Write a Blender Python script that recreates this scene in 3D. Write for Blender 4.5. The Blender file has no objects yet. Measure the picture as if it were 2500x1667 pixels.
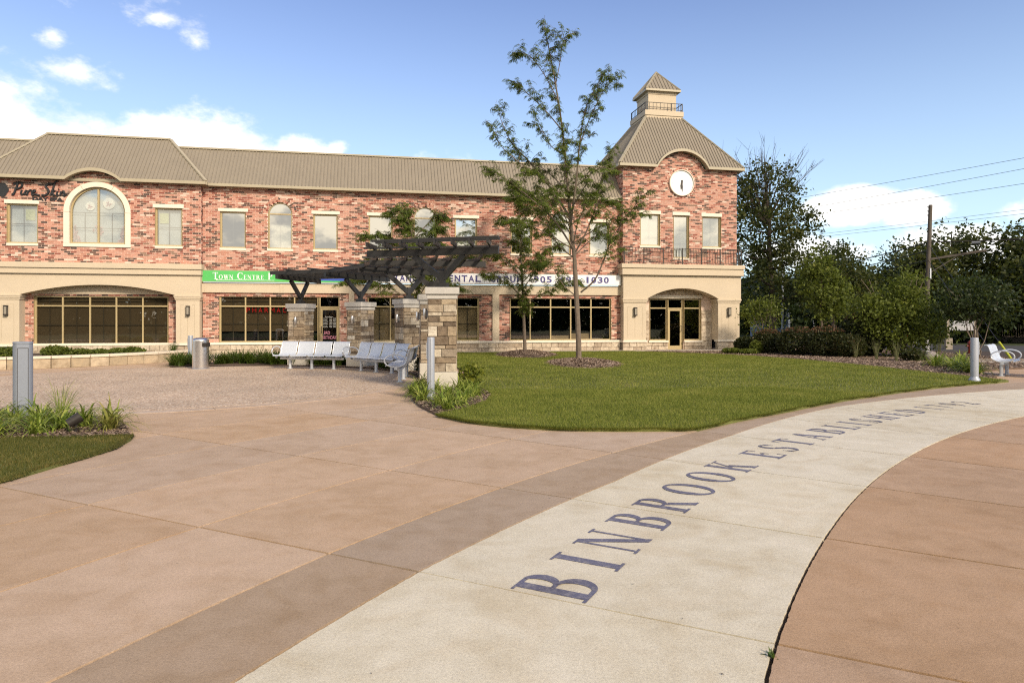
import bpy, bmesh, math, random
import numpy as np
from mathutils import Vector, Matrix
from math import sin, cos, pi, radians, sqrt, atan2
random.seed(7); RNG = np.random.default_rng(11)
SC = bpy.context.scene
COL = SC.collection

# ------------------------------------------------------------------ camera
cam = bpy.data.cameras.new('camera'); camo = bpy.data.objects.new('camera', cam); COL.objects.link(camo)
cam.sensor_width = 36; cam.lens = 24.0; cam.shift_y = -0.0222
cam.clip_start = 0.05; cam.clip_end = 2000
camo.location = (0, 0, 1.6); camo.rotation_euler = (radians(90), 0, 0)
SC.camera = camo

# ------------------------------------------------------------------ sun, sky, exposure
SUN_AZ, SUN_EL = radians(143), radians(32)
sunvec = Vector((sin(SUN_AZ)*cos(SUN_EL), cos(SUN_AZ)*cos(SUN_EL), sin(SUN_EL)))
sl = bpy.data.lights.new('sun', 'SUN'); sl.energy = 3.05; sl.angle = radians(9); sl.color = (1, .85, .66)
slo = bpy.data.objects.new('sun', sl); COL.objects.link(slo)
slo.rotation_euler = sunvec.to_track_quat('Z', 'Y').to_euler()
SC.view_settings.view_transform = 'Standard'
try: SC.view_settings.look = 'None'
except Exception: pass
SC.view_settings.exposure = 0.5
SC.cycles.use_denoising = False; SC.cycles.filter_width = 1.15
SC.view_settings.gamma = 1
SC.view_settings.use_curve_mapping = False

W = bpy.data.worlds.new('World'); SC.world = W; W.use_nodes = True
def world():
    nt = W.node_tree; N = nt.nodes; L = nt.links; N.clear()
    out = N.new('ShaderNodeOutputWorld'); bg = N.new('ShaderNodeBackground'); L.new(bg.outputs[0], out.inputs[0])
    bg.inputs[1].default_value = 0.13
    sky = N.new('ShaderNodeTexSky'); sky.sky_type = 'NISHITA'; sky.sun_disc = False
    sky.sun_elevation = SUN_EL; sky.sun_rotation = SUN_AZ
    sky.air_density = 1.0; sky.dust_density = 0.5; sky.ozone_density = 1.6
    tc = N.new('ShaderNodeTexCoord'); G = tc.outputs['Generated']
    sep = N.new('ShaderNodeSeparateXYZ'); L.new(G, sep.inputs[0])
    def M(op, a, b=None, c=None, clamp=False):
        n = N.new('ShaderNodeMath'); n.operation = op; n.use_clamp = clamp
        for i, v in enumerate((a, b, c)):
            if v is None: continue
            if isinstance(v, (int, float)): n.inputs[i].default_value = v
            else: L.new(v, n.inputs[i])
        return n.outputs[0]
    def V(op, a, b):
        n = N.new('ShaderNodeVectorMath'); n.operation = op
        for i, v in enumerate((a, b)):
            if v is None: continue
            if isinstance(v, tuple): n.inputs[i].default_value = v
            else: L.new(v, n.inputs[i])
        return n
    az = M('ARCTAN2', sep.outputs[0], sep.outputs[1]); el = M('ARCSINE', sep.outputs[2])
    cb = N.new('ShaderNodeCombineXYZ'); L.new(az, cb.inputs[0]); L.new(el, cb.inputs[1]); AE = cb.outputs[0]
    # real cumulus banks by compass direction and elevation (degrees): azimuth, elevation, half width, half height, gain
    blobs = [(-41, 11.5, 12, 8.6, 1.3), (-33.5, 9, 10, 7.4, 1.3), (-26.3, 10.8, 7.2, 6.2, 1.3), (-22.5, 11.3, 6.2, 5.4, 1.3), (-18.2, 10.8, 6.5, 4.6, 1.2), (-12, 9.5, 8, 3.6, 1.0), (-30, 8, 16, 6.0, 1.3),
             (-33.2, 21.8, 3.2, 1.5, .22), (-32.6, 16.9, 3.2, 1.5, .34), (-29.8, 21.6, 3.0, 1.4, .18), (-24.8, 20.2, 2.0, 1.9, .40), (-34.0, 18.9, 1.8, 1.3, .42), (-27.2, 21.3, 1.8, .8, .36),
             (-14.3, 13.4, 1.3, 1.0, .45),
             (26.6, 8.3, 5.6, 2.1, 1.3), (30.2, 8.0, 4.0, 1.8, 1.2), (24, 5.0, 7, 1.9, .9), (33, 5.0, 8, 2.2, .9), (40, 7, 6, 2, .6), (-7, 12.4, 4, 1.4, .3), (15, 6, 5, 1.5, .6)]
    field = None
    for a, e, w, h, g in blobs:
        s = V('SUBTRACT', AE, (radians(a), radians(e), 0))
        m = V('MULTIPLY', s.outputs[0], (1/radians(w), 1/radians(h), 0))
        ln = V('LENGTH', m.outputs[0], None)
        f = M('MULTIPLY_ADD', ln.outputs['Value'], -1.2*g, g)
        field = f if field is None else M('MAXIMUM', field, f)
    mp = V('MULTIPLY', G, (1, 1, 1.7))
    def noise(scale, det, rough=.55, off=None):
        n = N.new('ShaderNodeTexNoise'); n.inputs['Scale'].default_value = scale; n.inputs['Detail'].default_value = det; n.inputs['Roughness'].default_value = rough
        src = mp.outputs[0]
        if off: src = V('ADD', mp.outputs[0], off).outputs[0]
        L.new(src, n.inputs['Vector']); return n.outputs['Fac']
    n1 = noise(13, 12, .62)
    n2 = noise(5.2, 7, .55, (3.1, 1.7, .4))
    # the rest of the sky (south of the viewpoint) carries broken cloud
    gate = M('MULTIPLY_ADD', sep.outputs[1], -3.0, -.25, clamp=True)
    back = M('ADD', M('MULTIPLY', gate, M('MULTIPLY_ADD', n2, 5.5, -1.85)), M('MULTIPLY_ADD', gate, 2.0, -2.0))
    field = M('MAXIMUM', field, back)
    val = M('ADD', field, M('MULTIPLY_ADD', n1, 1.5, -.78))
    mr = N.new('ShaderNodeMapRange'); mr.interpolation_type = 'SMOOTHSTEP'; L.new(val, mr.inputs[0])
    mr.inputs[1].default_value = .0; mr.inputs[2].default_value = .50
    n3 = noise(7, 6, .6, (0.1, 0.2, 1.93))
    cr = N.new('ShaderNodeMapRange'); L.new(n3, cr.inputs[0]); cr.inputs[1].default_value = .30; cr.inputs[2].default_value = .52
    cm = N.new('ShaderNodeMix'); cm.data_type = 'RGBA'; L.new(cr.outputs[0], cm.inputs['Factor'])
    cm.inputs['A'].default_value = (5.6, 5.75, 6.2, 1); cm.inputs['B'].default_value = (8.0, 7.75, 7.4, 1)
    # the air pales towards the horizon all round
    hz = M('POWER', M('SUBTRACT', 1.0, M('DIVIDE', M('MAXIMUM', el, 0.0), radians(31)), clamp=True), 1.75)
    tint = N.new('ShaderNodeMix'); tint.data_type = 'RGBA'; tint.blend_type = 'MULTIPLY'; tint.inputs['Factor'].default_value = 1; L.new(sky.outputs[0], tint.inputs['A']); tint.inputs['B'].default_value = (.92, .88, 1.06, 1)
    hm = N.new('ShaderNodeMix'); hm.data_type = 'RGBA'; L.new(M('MULTIPLY', hz, .86), hm.inputs['Factor']); L.new(tint.outputs['Result'], hm.inputs['A']); hm.inputs['B'].default_value = (4.5, 6.25, 6.9, 1)
    warm = N.new('ShaderNodeMix'); warm.data_type = 'RGBA'; L.new(gate, warm.inputs['Factor']); L.new(cm.outputs['Result'], warm.inputs['A'])
    cb2 = N.new('ShaderNodeMapRange'); cb2.interpolation_type = 'SMOOTHSTEP'; L.new(noise(15, 6, .5, (5.2, .3, 2.2)), cb2.inputs[0]); cb2.inputs[1].default_value = .38; cb2.inputs[2].default_value = .56
    wm = N.new('ShaderNodeMix'); wm.data_type = 'RGBA'; L.new(cb2.outputs[0], wm.inputs['Factor']); wm.inputs['A'].default_value = (4.3, 4.15, 3.9, 1); wm.inputs['B'].default_value = (8.8, 8.0, 6.6, 1); L.new(wm.outputs['Result'], warm.inputs['B'])
    mx = N.new('ShaderNodeMix'); mx.data_type = 'RGBA'
    L.new(M('MULTIPLY', mr.outputs[0], .96), mx.inputs['Factor']); L.new(hm.outputs['Result'], mx.inputs['A']); L.new(warm.outputs['Result'], mx.inputs['B'])
    L.new(mx.outputs['Result'], bg.inputs[0])
world()

# ------------------------------------------------------------------ materials
MATS = {}
def nodes_of(name):
    m = bpy.data.materials.new(name); m.use_nodes = True; nt = m.node_tree; nt.nodes.clear()
    out = nt.nodes.new('ShaderNodeOutputMaterial')
    return m, nt, out
def newn(nt, t, **kw):
    n = nt.nodes.new(t)
    for k, v in kw.items(): setattr(n, k, v)
    return n
def noise_n(nt, vec, scale, det=5, rough=.55):
    n = newn(nt, 'ShaderNodeTexNoise'); n.inputs['Scale'].default_value = scale; n.inputs['Detail'].default_value = det; n.inputs['Roughness'].default_value = rough
    nt.links.new(vec, n.inputs['Vector']); return n.outputs['Fac']
def mixc(nt, fac, a, b, bt='MIX'):
    n = newn(nt, 'ShaderNodeMix', data_type='RGBA', blend_type=bt)
    for k, v in (('Factor', fac), ('A', a), ('B', b)):
        if isinstance(v, (int, float)): n.inputs[k].default_value = v
        elif isinstance(v, tuple): n.inputs[k].default_value = v if len(v) == 4 else v + (1,)
        else: nt.links.new(v, n.inputs[k])
    return n.outputs['Result']
def ramp(nt, fac, stops, interp='LINEAR'):
    n = newn(nt, 'ShaderNodeValToRGB'); n.color_ramp.interpolation = interp
    e = n.color_ramp.elements
    while len(e) < len(stops): e.new(.5)
    for i, (p, c) in enumerate(stops):
        e[i].position = p; e[i].color = tuple(c) + (1,) if len(c) == 3 else c
    nt.links.new(fac, n.inputs[0]); return n.outputs[0]
def math_n(nt, op, a, b=None):
    n = newn(nt, 'ShaderNodeMath', operation=op)
    for i, v in enumerate((a, b)):
        if v is None: continue
        if isinstance(v, (int, float)): n.inputs[i].default_value = v
        else: nt.links.new(v, n.inputs[i])
    return n.outputs[0]
def pbr(name, col, rough=.7, var=.15, scale=3, metal=0., bump=0., bscale=60, spec=.4, grime=0, rnd=0, coords='pos', aniso=None):
    """one surface: base colour varied by two noises, optional per-piece tint and fine relief"""
    if name in MATS: return MATS[name]
    m, nt, out = nodes_of(name); L = nt.links
    p = newn(nt, 'ShaderNodeBsdfPrincipled'); L.new(p.outputs[0], out.inputs[0])
    if coords == 'pos': vec = newn(nt, 'ShaderNodeNewGeometry').outputs['Position']
    else: vec = newn(nt, 'ShaderNodeTexCoord').outputs['Object']
    c = tuple(col)
    n1 = noise_n(nt, vec, scale, 6, .6); n2 = noise_n(nt, vec, scale*7.3, 4, .6)
    lo = tuple(x*(1-var) for x in c); hi = tuple(min(1, x*(1+var)) for x in c)
    f = math_n(nt, 'ADD', math_n(nt, 'MULTIPLY', n1, .65), math_n(nt, 'MULTIPLY', n2, .35))
    colr = ramp(nt, f, [(.3, lo), (.7, hi)])
    if rnd:
        oi = newn(nt, 'ShaderNodeObjectInfo'); gi = newn(nt, 'ShaderNodeNewGeometry')
        fr = math_n(nt, 'FRACT', math_n(nt, 'ADD', oi.outputs['Random'], gi.outputs['Random Per Island']))
        v = math_n(nt, 'ADD', math_n(nt, 'MULTIPLY', fr, 2*rnd), 1-rnd)
        hs = newn(nt, 'ShaderNodeHueSaturation'); L.new(v, hs.inputs['Value']); L.new(colr, hs.inputs['Color'])
        L.new(math_n(nt, 'ADD', math_n(nt, 'MULTIPLY', fr, .02), .49), hs.inputs['Hue']); colr = hs.outputs[0]
    if grime:
        g = noise_n(nt, vec, 1.1, 8, .65)
        gm = newn(nt, 'ShaderNodeMapRange'); L.new(g, gm.inputs[0]); gm.inputs[1].default_value = .48; gm.inputs[2].default_value = .75; gm.inputs[4].default_value = grime
        colr = mixc(nt, gm.outputs[0], colr, tuple(x*.55 for x in c), 'MIX')
    L.new(colr, p.inputs['Base Color'])
    p.inputs['Metallic'].default_value = metal; p.inputs['Specular IOR Level'].default_value = spec
    L.new(math_n(nt, 'ADD', math_n(nt, 'MULTIPLY', n2, .2), rough-.1), p.inputs['Roughness'])
    if bump:
        b = newn(nt, 'ShaderNodeBump'); b.inputs['Strength'].default_value = bump; b.inputs['Distance'].default_value = .01
        L.new(noise_n(nt, vec, bscale, 6, .65), b.inputs['Height']); L.new(b.outputs[0], p.inputs['Normal'])
    MATS[name] = m; return m
def emit(name, col, s):
    m, nt, out = nodes_of(name); e = newn(nt, 'ShaderNodeEmission'); e.inputs[0].default_value = tuple(col)+(1,); e.inputs[1].default_value = s
    nt.links.new(e.outputs[0], out.inputs[0]); return m
def leafmat(name, stops, trans=.35, rough=.55, patch=.5):
    m, nt, out = nodes_of(name); L = nt.links
    g = newn(nt, 'ShaderNodeNewGeometry'); oi = newn(nt, 'ShaderNodeObjectInfo')
    n = noise_n(nt, g.outputs['Position'], .9, 3)
    f = math_n(nt, 'ADD', math_n(nt, 'MULTIPLY', g.outputs['Random Per Island'], .7), math_n(nt, 'MULTIPLY', n, patch))
    f = math_n(nt, 'SUBTRACT', f, patch*.5-.15)
    c = ramp(nt, f, stops)
    d = newn(nt, 'ShaderNodeBsdfPrincipled'); d.inputs['Roughness'].default_value = rough; d.inputs['Specular IOR Level'].default_value = .25; L.new(c, d.inputs['Base Color'])
    t = newn(nt, 'ShaderNodeBsdfTranslucent'); L.new(mixc(nt, .35, c, (.25, .30, .02), 'MIX'), t.inputs[0])
    mx = newn(nt, 'ShaderNodeMixShader'); mx.inputs[0].default_value = trans; L.new(d.outputs[0], mx.inputs[1]); L.new(t.outputs[0], mx.inputs[2])
    L.new(mx.outputs[0], out.inputs[0]); return m
def glassmat(name, refl, tint):
    m, nt, out = nodes_of(name); L = nt.links
    t = newn(nt, 'ShaderNodeBsdfTransparent'); t.inputs[0].default_value = tuple(tint)+(1,)
    g = newn(nt, 'ShaderNodeBsdfGlossy'); g.inputs['Roughness'].default_value = 0.0; g.inputs[0].default_value = (.98, .95, .88, 1)
    vec = newn(nt, 'ShaderNodeTexCoord').outputs['Object']
    b = newn(nt, 'ShaderNodeBump'); b.inputs['Strength'].default_value = .05; b.inputs['Distance'].default_value = .02
    L.new(noise_n(nt, vec, 1.3, 2), b.inputs['Height']); L.new(b.outputs[0], g.inputs['Normal'])
    fr = newn(nt, 'ShaderNodeLayerWeight'); fr.inputs[0].default_value = .25
    f = math_n(nt, 'ADD', math_n(nt, 'MULTIPLY', fr.outputs['Facing'], .3), refl)
    mx = newn(nt, 'ShaderNodeMixShader'); L.new(f, mx.inputs[0]); L.new(t.outputs[0], mx.inputs[1]); L.new(g.outputs[0], mx.inputs[2]); L.new(mx.outputs[0], out.inputs[0])
    return m
def brickmat():
    m, nt, out = nodes_of('brick'); L = nt.links
    g = newn(nt, 'ShaderNodeNewGeometry'); oi = newn(nt, 'ShaderNodeObjectInfo')
    r = math_n(nt, 'FRACT', math_n(nt, 'ADD', math_n(nt, 'MULTIPLY', oi.outputs['Random'], 7.31), g.outputs['Random Per Island']))
    patch = noise_n(nt, g.outputs['Position'], 1.0, 3)
    f = math_n(nt, 'ADD', math_n(nt, 'MULTIPLY', r, .86), math_n(nt, 'MULTIPLY', math_n(nt, 'SUBTRACT', patch, .5), .30))
    f = math_n(nt, 'ADD', f, .07)
    c = ramp(nt, f, [(0, (.47, .205, .135)), (.16, (.54, .26, .185)), (.30, (.49, .255, .19)), (.40, (.40, .15, .105)), (.47, (.53, .30, .23)),
                     (.56, (.26, .07, .045)), (.66, (.145, .075, .055)), (.745, (.085, .055, .048)), (.81, (.26, .16, .11)), (.87, (.66, .50, .41)), (.93, (.62, .44, .35))], 'CONSTANT')
    n = noise_n(nt, g.outputs['Position'], 24, 5, .65)
    c = mixc(nt, 1.0, c, ramp(nt, n, [(.3, (.82, .82, .82)), (.7, (1.16, 1.15, 1.14))]), 'MULTIPLY')
    lime = newn(nt, 'ShaderNodeMapRange'); L.new(noise_n(nt, g.outputs['Position'], 13, 6, .7), lime.inputs[0]); lime.inputs[1].default_value = .55; lime.inputs[2].default_value = .72; lime.inputs[4].default_value = .25
    c = mixc(nt, lime.outputs[0], c, (.56, .42, .34))
    hs = newn(nt, 'ShaderNodeHueSaturation'); hs.inputs['Saturation'].default_value = .92; L.new(c, hs.inputs['Color']); c = hs.outputs[0]
    p = newn(nt, 'ShaderNodeBsdfPrincipled'); L.new(c, p.inputs['Base Color']); p.inputs['Roughness'].default_value = .85; p.inputs['Specular IOR Level'].default_value = .2
    b = newn(nt, 'ShaderNodeBump'); b.inputs['Strength'].default_value = .5; b.inputs['Distance'].default_value = .01
    L.new(noise_n(nt, g.outputs['Position'], 60, 5, .6), b.inputs['Height']); L.new(b.outputs[0], p.inputs['Normal'])
    L.new(p.outputs[0], out.inputs[0]); return m
def stonemat(name, stops, sc=9):
    m, nt, out = nodes_of(name); L = nt.links
    g = newn(nt, 'ShaderNodeNewGeometry'); oi = newn(nt, 'ShaderNodeObjectInfo')
    c = ramp(nt, oi.outputs['Random'], stops)
    n = noise_n(nt, g.outputs['Position'], sc, 7, .65)
    c = mixc(nt, 1.0, c, ramp(nt, n, [(.28, (.55, .5, .45)), (.5, (1, 1, 1)), (.75, (1.3, 1.27, 1.2))]), 'MULTIPLY')
    p = newn(nt, 'ShaderNodeBsdfPrincipled'); L.new(c, p.inputs['Base Color']); p.inputs['Roughness'].default_value = .9; p.inputs['Specular IOR Level'].default_value = .2
    b = newn(nt, 'ShaderNodeBump'); b.inputs['Strength'].default_value = .9; b.inputs['Distance'].default_value = .03
    L.new(noise_n(nt, g.outputs['Position'], sc*1.7, 8, .7), b.inputs['Height']); L.new(b.outputs[0], p.inputs['Normal'])
    L.new(p.outputs[0], out.inputs[0]); return m
def concmat(name, col, rnd=.05, pits=.0, var=.1):
    """poured coloured concrete: cloudy tint, sand grain, a few pits and stains, a little tint per slab"""
    m, nt, out = nodes_of(name); L = nt.links
    g = newn(nt, 'ShaderNodeNewGeometry'); P = g.outputs['Position']; oi = newn(nt, 'ShaderNodeObjectInfo')
    c = tuple(col)
    big = noise_n(nt, P, .55, 8, .62); mid = noise_n(nt, P, 2.6, 8, .66); fine = noise_n(nt, P, 170, 3, .7)
    f = math_n(nt, 'ADD', math_n(nt, 'MULTIPLY', big, .55), math_n(nt, 'MULTIPLY', mid, .45))
    cc = ramp(nt, f, [(.32, tuple(x*(1-1.5*var)*k for x, k in zip(c, (.98, .94, .86)))), (.5, c), (.7, tuple(min(1, x*(1+var)*k) for x, k in zip(c, (1, 1.0, 1.03))))])
    blot = noise_n(nt, P, 7.5, 9, .7); grit = noise_n(nt, P, 62, 8, .75); swirl = newn(nt, 'ShaderNodeTexNoise'); swirl.inputs['Scale'].default_value = 1.5; swirl.inputs['Detail'].default_value = 7; swirl.inputs['Distortion'].default_value = 2.2; L.new(P, swirl.inputs['Vector'])
    cc = mixc(nt, 1.0, cc, ramp(nt, blot, [(.28, (.93, .92, .905)), (.5, (1, 1, 1)), (.72, (1.05, 1.05, 1.045))]), 'MULTIPLY')
    cc = mixc(nt, 1.0, cc, ramp(nt, grit, [(.30, (.76, .75, .73)), (.5, (1, 1, 1)), (.70, (1.15, 1.15, 1.14))]), 'MULTIPLY')
    cc = mixc(nt, 1.0, cc, ramp(nt, swirl.outputs['Fac'], [(.33, (.94, .915, .88)), (.5, (1, 1, 1)), (.68, (1.03, 1.035, 1.05))]), 'MULTIPLY')
    cc = mixc(nt, 1.0, cc, ramp(nt, fine, [(.25, (.70, .69, .67)), (.5, (1, 1, 1)), (.75, (1.2, 1.2, 1.19))]), 'MULTIPLY')
    tint = math_n(nt, 'ADD', math_n(nt, 'MULTIPLY', oi.outputs['Random'], 2*rnd), 1-rnd)
    hs = newn(nt, 'ShaderNodeHueSaturation'); L.new(tint, hs.inputs['Value']); L.new(cc, hs.inputs['Color']); L.new(math_n(nt, 'ADD', math_n(nt, 'MULTIPLY', math_n(nt, 'FRACT', math_n(nt, 'MULTIPLY', oi.outputs['Random'], 13.7)), rnd*4), 1-rnd*2), hs.inputs['Saturation']); cc = hs.outputs[0]
    v = newn(nt, 'ShaderNodeTexVoronoi'); v.inputs['Scale'].default_value = 9; L.new(P, v.inputs['Vector'])
    dots = newn(nt, 'ShaderNodeMapRange'); L.new(math_n(nt, 'ADD', v.outputs['Distance'], math_n(nt, 'MULTIPLY', noise_n(nt, P, 40, 3), .12)), dots.inputs[0])
    dots.inputs[1].default_value = .115; dots.inputs[2].default_value = .09; dots.inputs[3].default_value = 0; dots.inputs[4].default_value = 1
    gate = newn(nt, 'ShaderNodeMapRange'); L.new(noise_n(nt, P, .8, 3), gate.inputs[0]); gate.inputs[1].default_value = .5; gate.inputs[2].default_value = .62; gate.inputs[4].default_value = .5+pits
    cc = mixc(nt, math_n(nt, 'MULTIPLY', dots.outputs[0], gate.outputs[0]), cc, tuple(x*.22 for x in c))
    st = newn(nt, 'ShaderNodeMapRange'); L.new(noise_n(nt, P, 1.7, 9, .72), st.inputs[0]); st.inputs[1].default_value = .56; st.inputs[2].default_value = .74; st.inputs[4].default_value = .35+pits*.6
    cc = mixc(nt, st.outputs[0], cc, tuple(x*k for x, k in zip(c, (.74, .66, .55))))
    p = newn(nt, 'ShaderNodeBsdfPrincipled'); L.new(cc, p.inputs['Base Color']); p.inputs['Specular IOR Level'].default_value = .25
    L.new(math_n(nt, 'ADD', math_n(nt, 'MULTIPLY', mid, .3), .62), p.inputs['Roughness'])
    b = newn(nt, 'ShaderNodeBump'); b.inputs['Strength'].default_value = .35+pits*.5; b.inputs['Distance'].default_value = .004
    hh = math_n(nt, 'ADD', fine, math_n(nt, 'MULTIPLY', noise_n(nt, P, 45, 6, .7), 1.2))
    L.new(hh, b.inputs['Height']); L.new(b.outputs[0], p.inputs['Normal'])
    L.new(p.outputs[0], out.inputs[0]); return m
def aggmat():
    m, nt, out = nodes_of('exposed_aggregate'); L = nt.links
    P = newn(nt, 'ShaderNodeNewGeometry').outputs['Position']
    v = newn(nt, 'ShaderNodeTexVoronoi'); v.inputs['Scale'].default_value = 36; L.new(P, v.inputs['Vector'])
    c = ramp(nt, newn(nt, 'ShaderNodeSeparateColor').outputs[0], [(0, (.3, .3, .3))]) if False else None
    sc = newn(nt, 'ShaderNodeSeparateColor'); L.new(v.outputs['Color'], sc.inputs[0])
    c = ramp(nt, sc.outputs[0], [(0, (.26, .185, .13)), (.3, (.48, .36, .26)), (.6, (.58, .455, .335)), (.85, (.45, .37, .29)), (1, (.76, .66, .54))])
    v2 = newn(nt, 'ShaderNodeTexVoronoi'); v2.inputs['Scale'].default_value = 19; L.new(P, v2.inputs['Vector'])
    s2 = newn(nt, 'ShaderNodeSeparateColor'); L.new(v2.outputs['Color'], s2.inputs[0])
    c = mixc(nt, 1.0, c, ramp(nt, s2.outputs[1], [(0, (.93, .92, .91)), (1, (1.08, 1.08, 1.08))]), 'MULTIPLY')
    c = mixc(nt, 1.0, c, ramp(nt, noise_n(nt, P, .6, 6), [(.3, (.86, .85, .84)), (.7, (1.12, 1.1, 1.08))]), 'MULTIPLY')
    p = newn(nt, 'ShaderNodeBsdfPrincipled'); L.new(c, p.inputs['Base Color']); p.inputs['Roughness'].default_value = .75; p.inputs['Specular IOR Level'].default_value = .3
    b = newn(nt, 'ShaderNodeBump'); b.inputs['Strength'].default_value = .8; b.inputs['Distance'].default_value = .01; b.invert = True
    L.new(v.outputs['Distance'], b.inputs['Height']); L.new(b.outputs[0], p.inputs['Normal']); L.new(p.outputs[0], out.inputs[0]); return m

M_BRICK = brickmat()
M_MORTAR = pbr('mortar', (.74, .57, .47), .9, .12, 6, bump=.2)
M_STUCCO = pbr('stucco', (.57, .48, .36), .85, .05, 1.3, bump=.25, bscale=140, grime=.05)
M_TRIM = pbr('precast_trim', (.76, .69, .58), .8, .06, 3, bump=.15)
M_ROOF = pbr('roof_metal', (.255, .22, .168), .45, .06, 1.2, spec=.5, grime=.08)
M_ROOFTRIM = pbr('roof_trim', (.40, .35, .25), .45, .06, 1.2, spec=.5)
M_FRAME = pbr('bronze_frame', (.46, .365, .20), .4, .06, 3, metal=.15)
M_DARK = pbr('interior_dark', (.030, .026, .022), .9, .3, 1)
M_BLIND = pbr('brown_blind', (.145, .115, .078), .9, .1, 3)
M_BLINDT = pbr('tan_blind', (.50, .42, .30), .9, .06, 3)
M_BLINDW = pbr('white_blind', (.80, .80, .76), .8, .04, 3)
M_MUNTIN = pbr('muntin', (.10, .09, .075), .5, .1, 3)
M_MUNTINW = pbr('muntin_light', (.20, .20, .19), .5, .1, 3)
M_GLASSU = glassmat('upper_glass', .58, (.62, .66, .62)); M_GLASSB = glassmat('spa_glass', .30, (.80, .84, .84))
M_GLASSL = glassmat('lower_glass', .13, (.60, .58, .52))
M_BLACK = pbr('black_steel', (.022, .021, .021), .42, .2, 4, spec=.5)
M_IRON = pbr('wrought_iron', (.03, .025, .022), .5, .2, 4)
M_STONE = stonemat('pillar_stone', [(0, (.13, .10, .075)), (.22, (.23, .175, .125)), (.45, (.35, .275, .19)), (.62, (.44, .36, .265)), (.78, (.28, .23, .18)), (.92, (.55, .48, .38)), (1, (.64, .58, .49))])
M_BASESTONE = stonemat('base_stone', [(0, (.36, .29, .22)), (.4, (.46, .385, .30)), (.7, (.53, .45, .35)), (1, (.60, .52, .42))], 7)
M_CORE = pbr('stone_mortar', (.30, .26, .21), .9, .15, 6, bump=.3)
M_CAP = pbr('limestone_cap', (.47, .45, .42), .8, .10, 4, bump=.3, grime=.2)
M_CAPL = pbr('planter_cap', (.68, .60, .48), .8, .08, 4, bump=.2, grime=.2)
M_PLINTH = pbr('concrete_plinth', (.55, .51, .44), .85, .12, 3, bump=.3, grime=.3)
M_SILVER = pbr('silver_paint', (.58, .615, .67), .38, .04, 3, metal=.25, spec=.5)
M_GREYB = pbr('bollard_paint', (.36, .385, .44), .42, .04, 3, metal=.2)
M_GREYP = pbr('grey_paint', (.27, .29, .33), .45, .05, 3, metal=.2)
def steelmat():
    m, nt, out = nodes_of('brushed_steel'); p = newn(nt, 'ShaderNodeBsdfPrincipled'); nt.links.new(p.outputs[0], out.inputs[0])
    p.inputs['Base Color'].default_value = (.70, .68, .67, 1); p.inputs['Metallic'].default_value = 1; p.inputs['Roughness'].default_value = .30
    return m
M_STEEL = steelmat()
M_WHITE = pbr('white_sign', (.82, .82, .85), .5, .03, 2)
M_GREEN = pbr('green_sign', (.10, .50, .13), .45, .06, 1.5)
M_BLUE = pbr('blue_sign', (.05, .10, .45), .45, .06, 1.5)
M_NAVY = pbr('navy_letter', (.075, .07, .22), .5, .05, 2)
M_CHAR = pbr('charcoal_letter', (.022, .024, .028), .5, .1, 2)
M_SAND = concmat('letter_inlay', (.125, .125, .185), .03, .0, .16)
def worn(m):
    """foot-worn patches where the pale concrete shows through the inlay"""
    nt = m.node_tree; p = next(n for n in nt.nodes if n.type == 'BSDF_PRINCIPLED'); src = p.inputs['Base Color'].links[0].from_socket; P = newn(nt, 'ShaderNodeNewGeometry').outputs['Position']
    a = newn(nt, 'ShaderNodeMapRange'); nt.links.new(noise_n(nt, P, 16, 9, .78), a.inputs[0]); a.inputs[1].default_value = .50; a.inputs[2].default_value = .68; a.inputs[4].default_value = .6
    b = newn(nt, 'ShaderNodeMapRange'); nt.links.new(noise_n(nt, P, 90, 4, .7), b.inputs[0]); b.inputs[1].default_value = .56; b.inputs[2].default_value = .66; b.inputs[4].default_value = .45
    nt.links.new(mixc(nt, math_n(nt, 'MAXIMUM', a.outputs[0], b.outputs[0]), src, (.40, .37, .34)), p.inputs['Base Color'])
worn(M_SAND)
M_PEACH = concmat('peach_concrete', (.470, .342, .236), .058)
M_MAUVE = concmat('mauve_concrete', (.375, .285, .205), .05)
M_CREAM = concmat('cream_concrete', (.61, .555, .435), .035, .12)
M_BROWN = concmat('brown_concrete', (.42, .285, .182), .04, .22, .14)
M_BORDER = concmat('border_concrete', (.49, .38, .29), .05)
M_WALK = concmat('walk_concrete', (.42, .37, .31), .05)
M_AGG = aggmat()
M_MULCHB = pbr('mulch_base', (.125, .085, .06), .95, .5, 9, bump=.8, bscale=40)
M_SOIL = pbr('soil', (.06, .042, .030), .95, .4, 9, bump=.8, bscale=40)
M_LAWN = pbr('lawn_base', (.125, .135, .036), .95, .4, 1.4, bump=.6, bscale=50)
M_GROUND = pbr('rough_grass', (.040, .055, .016), .95, .4, .6, bump=.5, bscale=20)
M_ASPHALT = pbr('asphalt', (.055, .053, .052), .9, .2, 3, bump=.3, bscale=90)
M_BARK = pbr('bark', (.16, .125, .095), .9, .35, 7, bump=.9, bscale=40)
M_BARKD = pbr('dark_bark', (.065, .052, .042), .9, .35, 7, bump=.9, bscale=40)
M_WOOD = pbr('weathered_pole', (.10, .085, .07), .9, .35, 5, bump=.6, bscale=50)
M_LOCUST = leafmat('locust_leaf', [(0, (.045, .075, .013)), (.45, (.10, .145, .024)), (.8, (.165, .205, .036)), (1, (.24, .26, .05))], .42)
M_MAPLE = leafmat('maple_leaf', [(0, (.016, .024, .008)), (.5, (.042, .054, .014)), (.85, (.085, .088, .02)), (1, (.17, .10, .03))], .3)
M_DKLEAF = leafmat('dark_leaf', [(0, (.010, .017, .006)), (.5, (.022, .036, .012)), (.85, (.042, .062, .018)), (1, (.07, .088, .026))], .25)
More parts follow.
